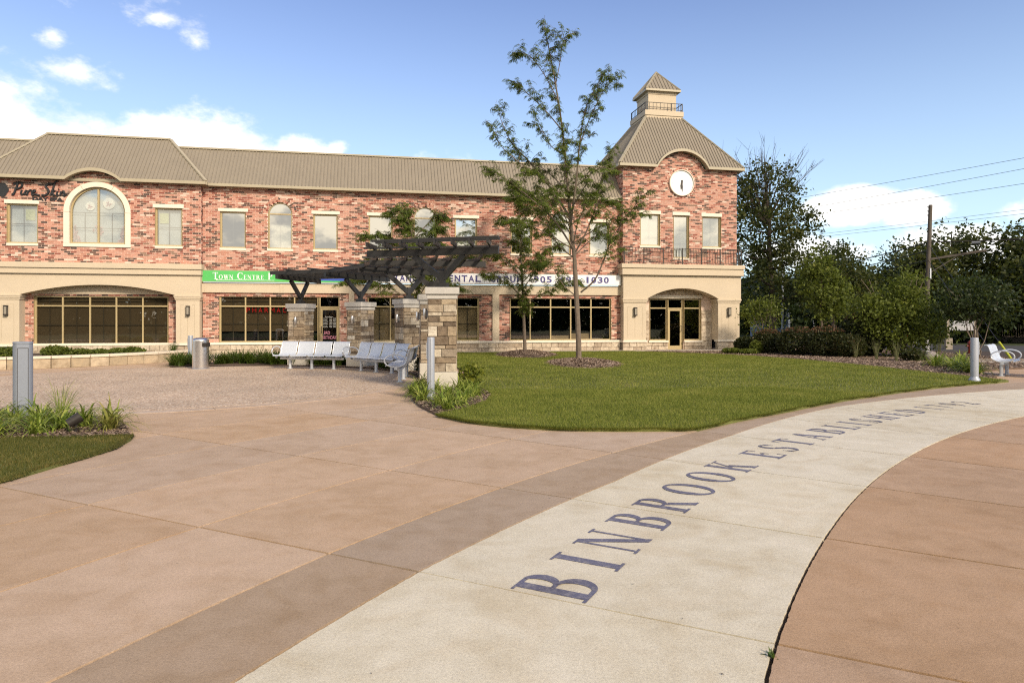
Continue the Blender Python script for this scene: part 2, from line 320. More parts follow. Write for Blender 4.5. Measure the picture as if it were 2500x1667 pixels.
M_SHRUB = leafmat('shrub_leaf', [(0, (.045, .062, .012)), (.5, (.105, .135, .022)), (.85, (.17, .20, .036)), (1, (.26, .235, .05))], .4)
M_HEDGE = leafmat('hedge_leaf', [(0, (.016, .022, .008)), (.55, (.034, .044, .014)), (.8, (.048, .046, .016)), (1, (.11, .055, .03))], .2)
M_RUST = leafmat('seedhead', [(0, (.07, .035, .018)), (1, (.17, .085, .05))], .2)
M_DAY = leafmat('daylily_leaf', [(0, (.075, .13, .014)), (.40, (.19, .26, .035)), (.75, (.36, .41, .08)), (1, (.58, .53, .20))], .35, .4)
M_DAYY = leafmat('daylily_yellowing', [(0, (.13, .16, .03)), (.5, (.27, .27, .06)), (1, (.46, .36, .15))], .35, .4)
M_DAYD = leafmat('daylily_deep', [(0, (.03, .06, .008)), (.6, (.07, .12, .016)), (1, (.14, .19, .03))], .35, .4)
M_TUFT = leafmat('grass_plume', [(0, (.10, .13, .05)), (.6, (.20, .20, .10)), (1, (.33, .28, .18))], .3)
M_BLADE = leafmat('grass_blade', [(0, (.08, .105, .017)), (.35, (.175, .215, .035)), (.65, (.27, .295, .058)), (.9, (.34, .325, .085)), (1, (.43, .36, .14))], .42, .6, .95)
M_BLADEL = leafmat('grass_blade_dry', [(0, (.05, .062, .012)), (.45, (.10, .108, .023)), (.75, (.17, .145, .038)), (1, (.30, .21, .08))], .3, .6, .9)
M_YSHRUB = leafmat('yellow_shrub', [(0, (.07, .10, .012)), (.6, (.17, .19, .02)), (1, (.30, .26, .03))], .35)
M_CHIP = leafmat('mulch_chip', [(0, (.10, .065, .045)), (.45, (.24, .17, .12)), (.8, (.42, .32, .24)), (1, (.60, .50, .41))], .0, .9)

# ------------------------------------------------------------------ geometry helpers
class MB:
    def __init__(s): s.v = []; s.f = []
    def poly(s, pts):
        n = len(s.v); s.v += [tuple(p) for p in pts]; s.f.append(tuple(range(n, n+len(pts))))
    def hexa(s, p, skip=()):
        """p: 4 front corners then 4 back corners, both counter-clockwise seen from the front"""
        n = len(s.v); s.v += [tuple(q) for q in p]
        for i, f in enumerate(((0, 1, 2, 3), (5, 4, 7, 6), (1, 0, 4, 5), (2, 1, 5, 6), (3, 2, 6, 7), (0, 3, 7, 4))):
            if i not in skip: s.f.append(tuple(n+k for k in f))
    def box(s, x0, x1, y0, y1, z0, z1):
        s.hexa([(x0, y0, z0), (x1, y0, z0), (x1, y0, z1), (x0, y0, z1), (x0, y1, z0), (x1, y1, z0), (x1, y1, z1), (x0, y1, z1)])
    def beam(s, a, b, w, h, up=(0, 0, 1)):
        """square bar from a to b, w across, h along 'up'"""
        a = Vector(a); b = Vector(b); d = (b-a).normalized(); u = Vector(up)
        r = d.cross(u)
        if r.length < 1e-6: r = d.cross(Vector((1, 0, 0)))
        r.normalize(); u = r.cross(d).normalized(); r = r*w/2; u = u*h/2
        s.hexa([a-r-u, a+r-u, a+r+u, a-r+u, b-r-u, b+r-u, b+r+u, b-r+u])
    def tube(s, path, rad, n=8, cap=True):
        path = [Vector(p) for p in path]; rad = rad if isinstance(rad, (list, tuple)) else [rad]*len(path)
        base = len(s.v); ref = None
        for i, p in enumerate(path):
            d = (path[min(i+1, len(path)-1)]-path[max(i-1, 0)])
            d = d.normalized() if d.length > 1e-9 else Vector((0, 0, 1))
            if ref is None: ref = d.orthogonal().normalized()
            ref = (ref-d*ref.dot(d)); ref = ref.normalized() if ref.length > 1e-6 else d.orthogonal().normalized()
            q = d.cross(ref)
            for k in range(n):
                t = 2*pi*k/n; s.v.append(tuple(p+(ref*cos(t)+q*sin(t))*rad[i]))
        for i in range(len(path)-1):
            for k in range(n):
                a = base+i*n+k; b = base+i*n+(k+1) % n
                s.f.append((a, b, b+n, a+n))
        if cap:
            s.f.append(tuple(base+k for k in range(n))[::-1]); e = base+(len(path)-1)*n
            s.f.append(tuple(e+k for k in range(n)))
    def lathe(s, prof, n=24, c=(0, 0), cap=True):
        base = len(s.v)
        for r, z in prof:
            for k in range(n): s.v.append((c[0]+r*cos(2*pi*k/n), c[1]+r*sin(2*pi*k/n), z))
        for i in range(len(prof)-1):
            for k in range(n):
                a = base+i*n+k; b = base+i*n+(k+1) % n; s.f.append((a, b, b+n, a+n))
        if cap:
            s.f.append(tuple(base+k for k in range(n))[::-1]); e = base+(len(prof)-1)*n
            s.f.append(tuple(e+k for k in range(n)))
    def prism(s, pts, z0, z1):
        n = len(s.v); m = len(pts)
        s.v += [(x, y, z0) for x, y in pts] + [(x, y, z1) for x, y in pts]
        s.f.append(tuple(range(n, n+m))[::-1]); s.f.append(tuple(range(n+m, n+2*m)))
        for i in range(m): s.f.append((n+i, n+(i+1) % m, n+m+(i+1) % m, n+m+i))
    def mesh(s, name, mat, smooth=False):
        me = bpy.data.meshes.new(name); me.from_pydata(s.v, [], s.f); me.update()
        if mat: me.materials.append(mat)
        if smooth:
            me.polygons.foreach_set('use_smooth', [True]*len(me.polygons))
            try: me.set_sharp_from_angle(angle=radians(38))
            except Exception: pass
        return me
    def build(s, name, mat, parent=None, smooth=False, loc=None, fix=True, bev=0):
        me = s.mesh(name, mat, smooth)
        if fix:
            bm = bmesh.new(); bm.from_mesh(me); bmesh.ops.recalc_face_normals(bm, faces=bm.faces[:])
            if bev: bmesh.ops.bevel(bm, geom=bm.edges[:], offset=bev, segments=1, affect='EDGES', clamp_overlap=True)
            bm.to_mesh(me); bm.free()
        return link(name, me, parent, loc)
def link(name, data, parent=None, loc=None, rot=None, scale=None):
    o = bpy.data.objects.new(name, data); COL.objects.link(o)
    if parent: o.parent = parent
    if loc is not None: o.location = loc
    if rot is not None: o.rotation_euler = rot
    if scale is not None: o.scale = scale
    return o
def tag(o, label=None, cat=None, group=None, kind=None):
    if label: o['label'] = label
    if cat: o['category'] = cat
    if group: o['group'] = group
    if kind: o['kind'] = kind
    return o
def thing(name, label, cat, loc=(0, 0, 0), rz=0, group=None):
    return tag(link(name, None, None, loc, (0, 0, rz)), label, cat, group)
def dup(root, loc, rz=0, label=None, group=None, scale=None):
    r = root.copy(); COL.objects.link(r); r.location = loc; r.rotation_euler = (0, 0, rz)
    if label: r['label'] = label
    if group: r['group'] = group
    if scale: r.scale = (scale,)*3
    for ch in list(root.children):
        c = ch.copy(); COL.objects.link(c); c.parent = r
        for g in list(ch.children):
            d = g.copy(); COL.objects.link(d); d.parent = c
    return r
def quads(name, V, mat, parent=None, kind=None, tri=False):
    """V: (n,4,3) or (n,3,3) numpy corners -> one mesh"""
    V = np.asarray(V, dtype=np.float32); n, k, _ = V.shape
    me = bpy.data.meshes.new(name); me.vertices.add(n*k); me.vertices.foreach_set('co', V.ravel())
    me.loops.add(n*k); me.loops.foreach_set('vertex_index', np.arange(n*k, dtype=np.int32))
    me.polygons.add(n); me.polygons.foreach_set('loop_start', np.arange(0, n*k, k, dtype=np.int32))
    try: me.polygons.foreach_set('loop_total', np.full(n, k, dtype=np.int32))
    except Exception: pass
    me.materials.append(mat); me.update(calc_edges=True); me.validate()
    o = link(name, me, parent)
    if kind: o['kind'] = kind
    return o
def inpoly(P, poly):
    P = np.asarray(P); x = P[:, 0]; y = P[:, 1]; r = np.zeros(len(P), bool); n = len(poly)
    for i in range(n):
        x1, y1 = poly[i]; x2, y2 = poly[(i+1) % n]
        c = ((y1 > y) != (y2 > y)) & (x < (x2-x1)*(y-y1)/((y2-y1) if y2 != y1 else 1e-9)+x1); r ^= c
    return r
def smoothline(pts, n=6):
    """Catmull-Rom through pts (open)"""
    P = [Vector(p) for p in pts]; out = []
    for i in range(len(P)-1):
        a = P[max(i-1, 0)]; b = P[i]; c = P[i+1]; d = P[min(i+2, len(P)-1)]
        for k in range(n):
            t = k/n
            out.append(.5*((2*b)+(c-a)*t+(2*a-5*b+4*c-d)*t*t+(3*b-a-3*c+d)*t**3))
    out.append(P[-1]); return out
def text_mesh(s, size, ext=.004, shear=0, bold=0, align='LEFT', space=1.0):
    cu = bpy.data.curves.new('lettering', 'FONT'); cu.body = s; cu.size = size; cu.extrude = ext; cu.shear = shear; cu.offset = bold
    cu.align_x = align; cu.space_character = space; cu.resolution_u = 3
    o = bpy.data.objects.new('lettering', cu); COL.objects.link(o)
    dg = bpy.context.evaluated_depsgraph_get(); me = bpy.data.meshes.new_from_object(o.evaluated_get(dg))
    bpy.data.objects.remove(o); bpy.data.curves.remove(cu); me.name = 'lettering'; return me
def fit_text(me, x0, x1, z0, z1, y):
    """stand the flat text up in a facade plane, scaled into the given box"""
    n = len(me.vertices); co = np.empty(n*3, np.float32); me.vertices.foreach_get('co', co); co = co.reshape(-1, 3)
    lo = co.min(0); hi = co.max(0)
    r = np.empty_like(co)
    r[:, 0] = x0+(co[:, 0]-lo[0])/(hi[0]-lo[0])*(x1-x0); r[:, 2] = z0+(co[:, 1]-lo[1])/(hi[1]-lo[1])*(z1-z0); r[:, 1] = y-co[:, 2]
    me.vertices.foreach_set('co', r.ravel()); me.update(); return me

# ------------------------------------------------------------------ a serif alphabet drawn as strokes (cap height 1)
def glyph(ch):
    T, t, sf, sw = .175, .064, .045, .085
    P = []
    def rect(x0, x1, y0, y1): P.append([(x0, y0), (x1, y0), (x1, y1), (x0, y1)])
    def serif(x0, x1, y, d): # horizontal slab at y going in direction d
        rect(x0, x1, y, y+sf*d) if d > 0 else rect(x0, x1, y+sf*d, y)
    def stem(x, top=True, bot=True, w=T, y0=0, y1=1):
        rect(x, x+w, y0, y1)
        if bot: serif(x-sw, x+w+sw, y0, 1)
        if top: serif(x-sw, x+w+sw, y1, -1)
    def diag(x0, y0, x1, y1, w): P.append([(x0, y0), (x0+w, y0), (x1+w, y1), (x1, y1)])
    def arc(cx, cy, rx, ry, tx, ty, a0, a1, n=18):
        for i in range(n):
            A = radians(a0+(a1-a0)*i/n); B = radians(a0+(a1-a0)*(i+1)/n)
            P.append([(cx+rx*cos(A), cy+ry*sin(A)), (cx+rx*cos(B), cy+ry*sin(B)), (cx+(rx-tx)*cos(B), cy+(ry-ty)*sin(B)), (cx+(rx-tx)*cos(A), cy+(ry-ty)*sin(A))])
    w = .7
    if ch == 'B':
        stem(.09); rect(.22, .36, 1-t, 1); rect(.22, .40, .5, .5+t); rect(.22, .40, 0, t)
        arc(.34, .75, .26, .25, T*.95, t, -90, 90); arc(.38, .275, .30, .275, T, t, -90, 90); w = .70
    elif ch == 'I': stem(.09); w = .32
    elif ch == 'N':
        stem(.09, bot=True, top=False, w=t); serif(0, .2, 1, -1); diag(.60, 0, .06, 1, T); rect(.66, .66+t, 0, 1); serif(.58, .80, 1, -1); w = .80
    elif ch == 'R':
        stem(.09); rect(.22, .38, 1-t, 1); rect(.22, .38, .47, .47+t); arc(.36, .735, .27, .265, T, t, -90, 90); diag(.62, 0, .34, .48, T*1.05); serif(.60, .82, 0, 1); w = .80
    elif ch == 'O': arc(.42, .5, .42, .515, T*1.05, t, 0, 360, 40); w = .84
    elif ch == 'K':
        stem(.09); diag(.24, .42, .58, 1, t*1.25); serif(.48, .76, 1, -1); diag(.60, 0, .33, .58, T*1.05); serif(.52, .86, 0, 1); w = .84
    elif ch == 'E':
        stem(.09); rect(.22, .58, 1-t, 1); rect(.22, .48, .49, .49+t); rect(.22, .60, 0, t); rect(.55, .59, .78, 1); rect(.58, .62, 0, .25); rect(.46, .495, .40, .63); w = .64
    elif ch == 'S':
        arc(.29, .745, .25, .265, t*1.2, t, 20, 110); arc(.29, .745, .25, .265, T*.9, t, 110, 225); diag(.36, .31, .10, .57, T*1.15)
        arc(.29, .265, .26, .275, T*.9, t, -70, 50); arc(.29, .265, .26, .275, t*1.2, t, -165, -70); rect(.50, .535, .72, .99); rect(.03, .065, .02, .30); w = .58
    elif ch == 'T':
        stem(.28, top=False); rect(0, .70, 1-t, 1); rect(0, .04, .76, 1); rect(.66, .70, .76, 1); w = .70
    elif ch == 'A':
        diag(.60, 0, .33, 1, T*1.1); diag(.10, 0, .36, 1, t*1.2); rect(.20, .60, .32, .32+t); serif(0, .25, 0, 1); serif(.52, .84, 0, 1); w = .84
    elif ch == 'L': stem(.09); rect(.22, .60, 0, t); rect(.575, .615, 0, .28); w = .62
    elif ch == 'H': stem(.09); stem(.56); rect(.20, .58, .48, .48+t); w = .80
    elif ch == 'D': stem(.09); rect(.22, .36, 1-t, 1); rect(.22, .36, 0, t); arc(.34, .5, .44, .5, T*1.05, t, -90, 90, 24); w = .80
    elif ch == 'C': arc(.42, .5, .42, .515, T*1.05, t, 90, 270, 24); arc(.42, .5, .38, .515, t*1.2, t, 40, 90); arc(.42, .5, .38, .515, t*1.2, t, 270, 322); rect(.70, .735, .68, .98); w = .76
    elif ch == 'W':
        diag(.26, 0, .05, 1, T); diag(.27, 0, .47, 1, t); diag(.66, 0, .45, 1, T); diag(.68, 0, .90, 1, t); serif(-.03, .27, 1, -1); serif(.36, .64, 1, -1); serif(.80, 1.02, 1, -1); w = 1.0
    elif ch == 'P': stem(.09); rect(.22, .38, 1-t, 1); rect(.22, .38, .45, .45+t); arc(.36, .725, .27, .275, T, t, -90, 90); w = .64
    elif ch == '1': stem(.18, top=False, w=.11); diag(.06, .84, .18, 1, .10); w = .44
    elif ch == '7': rect(.03, .52, 1-t*1.4, 1); rect(.03, .07, .78, 1); diag(.14, 0, .42, .97, .10); w = .54
    elif ch == '9': arc(.27, .68, .25, .32, .105, t, 0, 360, 26); arc(.17, .62, .35, .62, .10, t, -85, 12, 12); w = .54
    elif ch == '2': arc(.26, .73, .23, .27, .10, t, -20, 165, 16); diag(.02, .04, .37, .63, .12); rect(.02, .50, 0, .085); rect(.47, .50, 0, .20); w = .54
    return P, w
def glyph_mb(ch, f, dz=.00025, bot=None):
    """map the strokes through f(x, y, lift); every stroke lies a hair above the last"""
    P, w = glyph(ch); m = MB()
    for i, q in enumerate(P): m.poly([f(x, y, (i % 23)*dz) for x, y in q])
    return m, w

# ------------------------------------------------------------------ the commercial building (local x along the front, y into the building, z up)
A = radians(11.3)
BORG = Vector((-sin(A)*32.3, cos(A)*32.3, 0))
bld = thing('commercial_building', 'long two storey red brick building with tan metal roof and square clock tower', 'building', BORG, A)
def bw(s, y, z=0): return BORG+Vector((cos(A)*s-sin(A)*y, sin(A)*s+cos(A)*y, z))

CH, BL, J = .082, .247, .015          # course height, brick pitch, joint
class Rect:
    def __init__(s, a, b, z0, z1): s.a, s.b, s.z0, s.z1 = a, b, z0, z1
    def at(s, z, pad=0): return (s.a, s.b) if s.z0 < z < s.z1 else None
class Arch:
    def __init__(s, a, b, z0, spring): s.a, s.b, s.z0, s.sp = a, b, z0, spring; s.c = (a+b)/2; s.r = (b-a)/2
    def at(s, z, pad=0):
        if not s.z0 < z < s.sp+s.r+pad: return None
        if z <= s.sp: return (s.a, s.b)
        R = s.r+pad; h = R*R-(z-s.sp)**2
        if h <= 0: return None
        h = sqrt(h); return (s.c-h, s.c+h)
BRICKS = []       # (8 corners, full stretcher?, centre, size)
wallmb = MB()
def intervals(z, s0, s1, ops, pad):
    iv = [(s0, s1)]
    for o in ops:
        r = o.at(z, pad)
        if not r: continue
        n = []
        for a, b in iv:
            if r[1] <= a or r[0] >= b: n.append((a, b)); continue
            if r[0] > a: n.append((a, r[0]))
            if r[1] < b: n.append((r[1], b))
        iv = n
    return iv
def brickwall(s0, s1, z0, z1, ops, P, top=None, seed=0, pad=.22, lay=True):
    """P(u, z, out) -> local point; out = distance proud of the mortar plane"""
    rr = random.Random(seed); k = 0; z = z0
    while z < z1-1e-6:
        zt = min(z+CH, z1); zm = (z+zt)/2
        a0, b0 = s0, s1
        if top:
            r = top(zm)
            if r is None: z = zt; k += 1; continue
            a0, b0 = max(a0, r[0]), min(b0, r[1])
        for a, b in intervals(zm, a0, b0, ops, 0):
            wallmb.poly([P(a, z, 0), P(b, z, 0), P(b, zt, 0), P(a, zt, 0)])
        if lay:
            off = (k % 2)*BL/2 + (rr.random()-.5)*.02
            for a, b in intervals(zm, a0, b0, ops, pad):
                i = math.floor((a-s0-off)/BL)
                while s0+off+i*BL < b:
                    x0 = max(a, s0+off+i*BL)+J/2; x1 = min(b, s0+off+(i+1)*BL)-J/2; i += 1
                    if x1-x0 < .03: continue
                    q0, q1 = z+J/2, zt-J/2; d = .007+rr.random()*.006
                    full = x1-x0 > BL-J-1e-4 and zt-z > CH-1e-4
                    BRICKS.append(([P(x0, q0, d), P(x1, q0, d), P(x1, q1, d), P(x0, q1, d), P(x0, q0, -.01), P(x1, q0, -.01), P(x1, q1, -.01), P(x0, q1, -.01)], full and P(0, 0, 1)[0] == 0, d))
        z = zt; k += 1
def front(y): return lambda u, z, o: (u, y-o, z)
def ring_bricks(c, sp, r0, y, a0=0, a1=180, rows=2, h=.098):
    for row in range(rows):
        R0 = r0+row*(h+.008); R1 = R0+h; n = max(6, int(radians(a1-a0)*R0/.082))
        for i in range(n):
            t0 = radians(a0+(a1-a0)*(i+.06)/n); t1 = radians(a0+(a1-a0)*(i+.94)/n); d = .010
            f = [(R0, t1), (R0, t0), (R1, t0), (R1, t1)]
            pts = [(c+r*cos(t), y-d, sp+r*sin(t)) for r, t in f] + [(c+r*cos(t), y+.01, sp+r*sin(t)) for r, t in f]
            BRICKS.append((pts, False, d))

UW = [('rect', -6.77, -5.70), ('arch', -4.75, -3.70), ('rect', -2.78, -1.71), ('rect', -.31, .77), ('arch', 1.76, 2.80), ('rect', 3.69, 4.75), ('rect', 6.40, 7.43), ('arch', 8.40, 9.40), ('rect', 10.36, 11.36)]
ops = [Rect(a, b, 4.70, 6.37) if k == 'rect' else Arch(a, b, 4.70, 6.33) for k, a, b in UW]
brickwall(-7.5, 11.97, 3.76, 7.46, ops, front(0), seed=1)
for o in ops:
    if isinstance(o, Arch): ring_bricks(o.c, o.sp, o.r+.01, 0)
# bay, with an eyebrow gable
def topf(c, hw, zb, rise):
    R = (hw*hw+rise*rise)/(2*rise); zc = zb+rise-R
    def f(z):
        if z < zb: return (-99, 99)
        h = R*R-(z-zc)**2
        return (c-sqrt(h), c+sqrt(h)) if z < zb+rise and h > 0 else None
    return f
def arcz(c, hw, zb, rise, s):
    if abs(s-c) >= hw: return zb
    R = (hw*hw+rise*rise)/(2*rise); return zb+rise-R+sqrt(R*R-(s-c)**2)
bops = [Rect(-15.05, -13.90, 4.70, 6.40), Rect(-9.35, -8.26, 4.70, 6.40), Arch(-12.75, -10.45, 4.72, 6.12)]
brickwall(-16, -7.5, 3.97, 7.85, bops, front(-.3), top=topf(-11.7, 1.05, 7.46, .36), seed=2, pad=.05)
brickwall(-.3, 0, 3.97, 7.46, [], lambda u, z, o: (-7.5+o, u, z), seed=3)
brickwall(-24, -16, 0, 7.46, [], front(0), seed=3, lay=False)
brickwall(-.3, 0, 3.97, 7.46, [], lambda u, z, o: (-16-o, u, z), seed=3, lay=False)
# tower
TA, TB = 11.97, 18.09
tops = [Rect(12.87, 13.91, 5.17, 6.82), Rect(14.63, 15.46, 4.60, 6.80), Rect(16.19, 17.21, 5.15, 6.78)]
class Disc:
    def at(s, z, pad=0):
        h = (.66+(.115 if pad else -.1))**2-(z-8.40)**2
        return (15.05-sqrt(h), 15.05+sqrt(h)) if h > 0 else None
brickwall(TA, TB, 4.30, 9.95, tops+[Disc()], front(-.35), top=topf(15.03, 1.30, 9.10, .82), seed=4, pad=.01)
wallmb.box(14.2, 15.9, -.33, -.2, 7.55, 9.25)
ring_bricks(15.05, 8.40, .665, -.35, 0, 360, 1)
brickwall(-.35, 2.2, 4.30, 9.12, [], lambda u, z, o: (TA-o, u, z), seed=5)
brickwall(-.35, 5.75, 0, 9.12, [], lambda u, z, o: (TB+o, u, z), seed=6, lay=False)
brickwall(-.35, .3, 4.30, 9.12, [], lambda u, z, o: (TB+o, u, z), seed=6)
# ground floor
lops = [Rect(-6.80, -2.55, .54, 2.62), Rect(-2.55, -1.62, .0, 2.62), Rect(-.36, 4.84, .54, 2.62), Rect(6.35, 11.47, .54, 2.62), Rect(-1.2, -.97, 0, 3), Rect(5.49, 5.81, 0, 3)]
brickwall(-7.5, 11.97, .54, 2.78, lops, front(0), seed=7, pad=0)
brickwall(-7.5, 11.97, 0, .54, [Rect(-2.55, -1.62, -.1, 2.62)], front(0), seed=8, lay=False)
brickwall(-14.56, -8.5, .45, 2.70, [Rect(-14.21, -8.93, .47, 2.58)], front(.1), seed=9, pad=0)
brickwall(13.1, 17.05, 0, 3.2, [Rect(13.63, 14.63, .49, 2.62), Rect(14.63, 15.46, -.1, 2.62), Rect(15.46, 16.44, .49, 2.62)], front(.3), seed=10, lay=False)
wallmb.build('wall', M_MORTAR, bld, fix=False)

# the 300 stretchers that show largest are single bricks, the rest one part
full = []
for i, (p, f, d) in enumerate(BRICKS):
    if not f: continue
    c = bw((p[0][0]+p[1][0])/2, p[0][1], (p[0][2]+p[2][2])/2)
    px = c.x/c.y*1667+1250
    if 20 < px < 2480 and c.y > 0: full.append((c.y, i))
full.sort(); pick = set(i for _, i in full[:300])
restmb = MB(); stdbrick = None
for i, (p, f, d) in enumerate(BRICKS):
    if i in pick:
        if stdbrick is None:
            m = MB(); w, h = (BL-J)/2, (CH-J)/2
            m.hexa([(-w, 0, -h), (w, 0, -h), (w, 0, h), (-w, 0, h), (-w, .022, -h), (w, .022, -h), (w, .022, h), (-w, .022, h)], skip=(1,)); stdbrick = m.mesh('brick', M_BRICK)
        link('brick', stdbrick, bld, ((p[0][0]+p[1][0])/2, p[0][1], (p[0][2]+p[2][2])/2))
    else: restmb.hexa(p, skip=(1,))
tag(restmb.build('brickwork', M_BRICK, bld, fix=False), kind='stuff')

# interior rooms behind the glass
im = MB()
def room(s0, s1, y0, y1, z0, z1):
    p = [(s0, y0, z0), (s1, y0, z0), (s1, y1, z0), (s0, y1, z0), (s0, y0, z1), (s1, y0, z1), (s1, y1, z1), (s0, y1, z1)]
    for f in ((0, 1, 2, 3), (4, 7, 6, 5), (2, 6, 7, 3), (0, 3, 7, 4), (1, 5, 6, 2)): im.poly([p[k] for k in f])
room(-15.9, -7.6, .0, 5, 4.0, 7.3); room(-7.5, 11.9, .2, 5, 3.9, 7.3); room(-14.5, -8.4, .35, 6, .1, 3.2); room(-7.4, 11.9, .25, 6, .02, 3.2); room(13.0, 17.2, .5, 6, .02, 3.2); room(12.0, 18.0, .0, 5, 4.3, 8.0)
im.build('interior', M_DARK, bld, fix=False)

def wframe(name='window'): return name
def window(s0, s1, z0, z1, y, mull=(), trans=(), t=.06, glass=M_GLASSU, blind=None, grid=(1, 1), depth=.10, mbar=.018, mmat=M_MUNTIN, door=None):
    """framed window: frame > pane, muntin, blind"""
    m = MB(); m.box(s0, s0+t, y, y+depth, z0, z1); m.box(s1-t, s1, y, y+depth, z0, z1); m.box(s0+t, s1-t, y, y+depth, z1-t, z1); m.box(s0+t, s1-t, y, y+depth, z0, z0+t)
    for x in mull: m.box(x-t/2, x+t/2, y+.003, y+depth-.003, z0+t, z1-t)
    xs = [s0+t]+[v for x in mull for v in (x-t/2, x+t/2)]+[s1-t]
    for z in trans:
        for a, b in zip(xs[::2], xs[1::2]): m.box(a, b, y+.005, y+depth-.005, z-t/2, z+t/2)
    # reveal
    m.box(s0-.004, s0-.001, y-.10, y, z0, z1); m.box(s1+.001, s1+.004, y-.10, y, z0, z1)
    w = m.build('window', M_FRAME, bld, fix=False)
    zs = [z0+t]+[v for z in trans for v in (z-t/2, z+t/2)]+[z1-t]
    gm = MB()
    for a, b in zip(xs[::2], xs[1::2]):
        for k, (c, d) in enumerate(zip(zs[::2], zs[1::2])):
            p = MB(); p.poly([(a-.01, y+.05, c-.01), (b+.01, y+.05, c-.01), (b+.01, y+.05, d+.01), (a-.01, y+.05, d+.01)]); p.build('pane', glass, w, fix=False)
            gx, gz = grid[k] if isinstance(grid[0], tuple) else grid
            for i in range(1, gx): x = a+(b-a)*i/gx; gm.box(x-mbar/2, x+mbar/2, y+.058, y+.07, c, d)
            for i in range(1, gz): z = c+(d-c)*i/gz; gm.box(a, b, y+.061, y+.067, z-mbar/2, z+mbar/2)
    if gm.v: gm.build('muntin', mmat, w, fix=False)
    if blind:
        bm_, zb = blind
        for a, b in zip(xs[::2], xs[1::2]):
            q = MB(); q.box(a+.01, b-.01, y+.10, y+.112, z0+t+zb*(z1-z0), z1-t-.01); q.box(a+.01, b-.01, y+.095, y+.117, z0+t+zb*(z1-z0)-.03, z0+t+zb*(z1-z0)); q.build('blind', bm_, w, fix=False)
    return w
def lintel(s0, s1, z0, z1, y, name='lintel'):
    m = MB(); m.box(s0, s1, y-.035, y+.12, z0, z1); m.build(name, M_TRIM, bld, bev=.006)
for i, (k, a, b) in enumerate(UW):
    bl = (M_BLINDW, [.0, .05, .3, .3, .1, .0, .25, .2, .0][i]) if i in (5, 6, 7, 8, 1) else None
    if k == 'rect':
        window(a, b, 4.75, 6.37, .07, blind=bl, grid=(2, 2), mmat=M_MUNTINW)
        lintel(a-.09, b+.10, 6.37, 6.515, 0); lintel(a-.03, b+.03, 4.645, 4.75, 0, 'sill')
    else:
        c, r = (a+b)/2, (b-a)/2; y = .07; t = .055
        m = MB(); m.box(a, a+t, y, y+.1, 4.75, 6.33); m.box(b-t, b, y, y+.1, 4.75, 6.33); m.box(a+t, b-t, y, y+.1, 4.75, 4.75+t); m.box(a+t, b-t, y+.004, y+.096, 6.30, 6.355)
        n = 20
        for j in range(n):
            t0, t1 = pi*j/n, pi*(j+1)/n; f = [(r-t, t1), (r-t, t0), (r, t0), (r, t1)]
            m.hexa([(c+R*cos(q), y, 6.33+R*sin(q)) for R, q in f]+[(c+R*cos(q), y+.1, 6.33+R*sin(q)) for R, q in f])
        w = m.build('window', M_FRAME, bld, fix=False)
        p = MB(); p.poly([(a+t, y+.05, 4.80), (b-t, y+.05, 4.80), (b-t, y+.05, 6.31), (a+t, y+.05, 6.31)]); p.build('pane', M_GLASSU, w, fix=False)
        p = MB(); p.poly([(c+(r-.04)*cos(pi*j/16), y+.05, 6.345+(r-.05)*sin(pi*j/16)) for j in range(17)]); p.build('pane', M_GLASSU, w, fix=False)
        g = MB(); g.box(c-.01, c+.01, y+.058, y+.07, 4.8, 6.3); g.box(a+t, b-t, y+.06, y+.066, 5.55, 5.57); g.build('muntin', M_MUNTINW, w, fix=False)
        if bl:
            q = MB(); q.box(a+.12, b-.12, y+.12, y+.13, 4.82, 5.85); q.build('blind', M_BLINDW, w, fix=False)
        lintel(a-.04, b+.04, 4.645, 4.75, 0, 'sill')
    if k == 'rect': pass
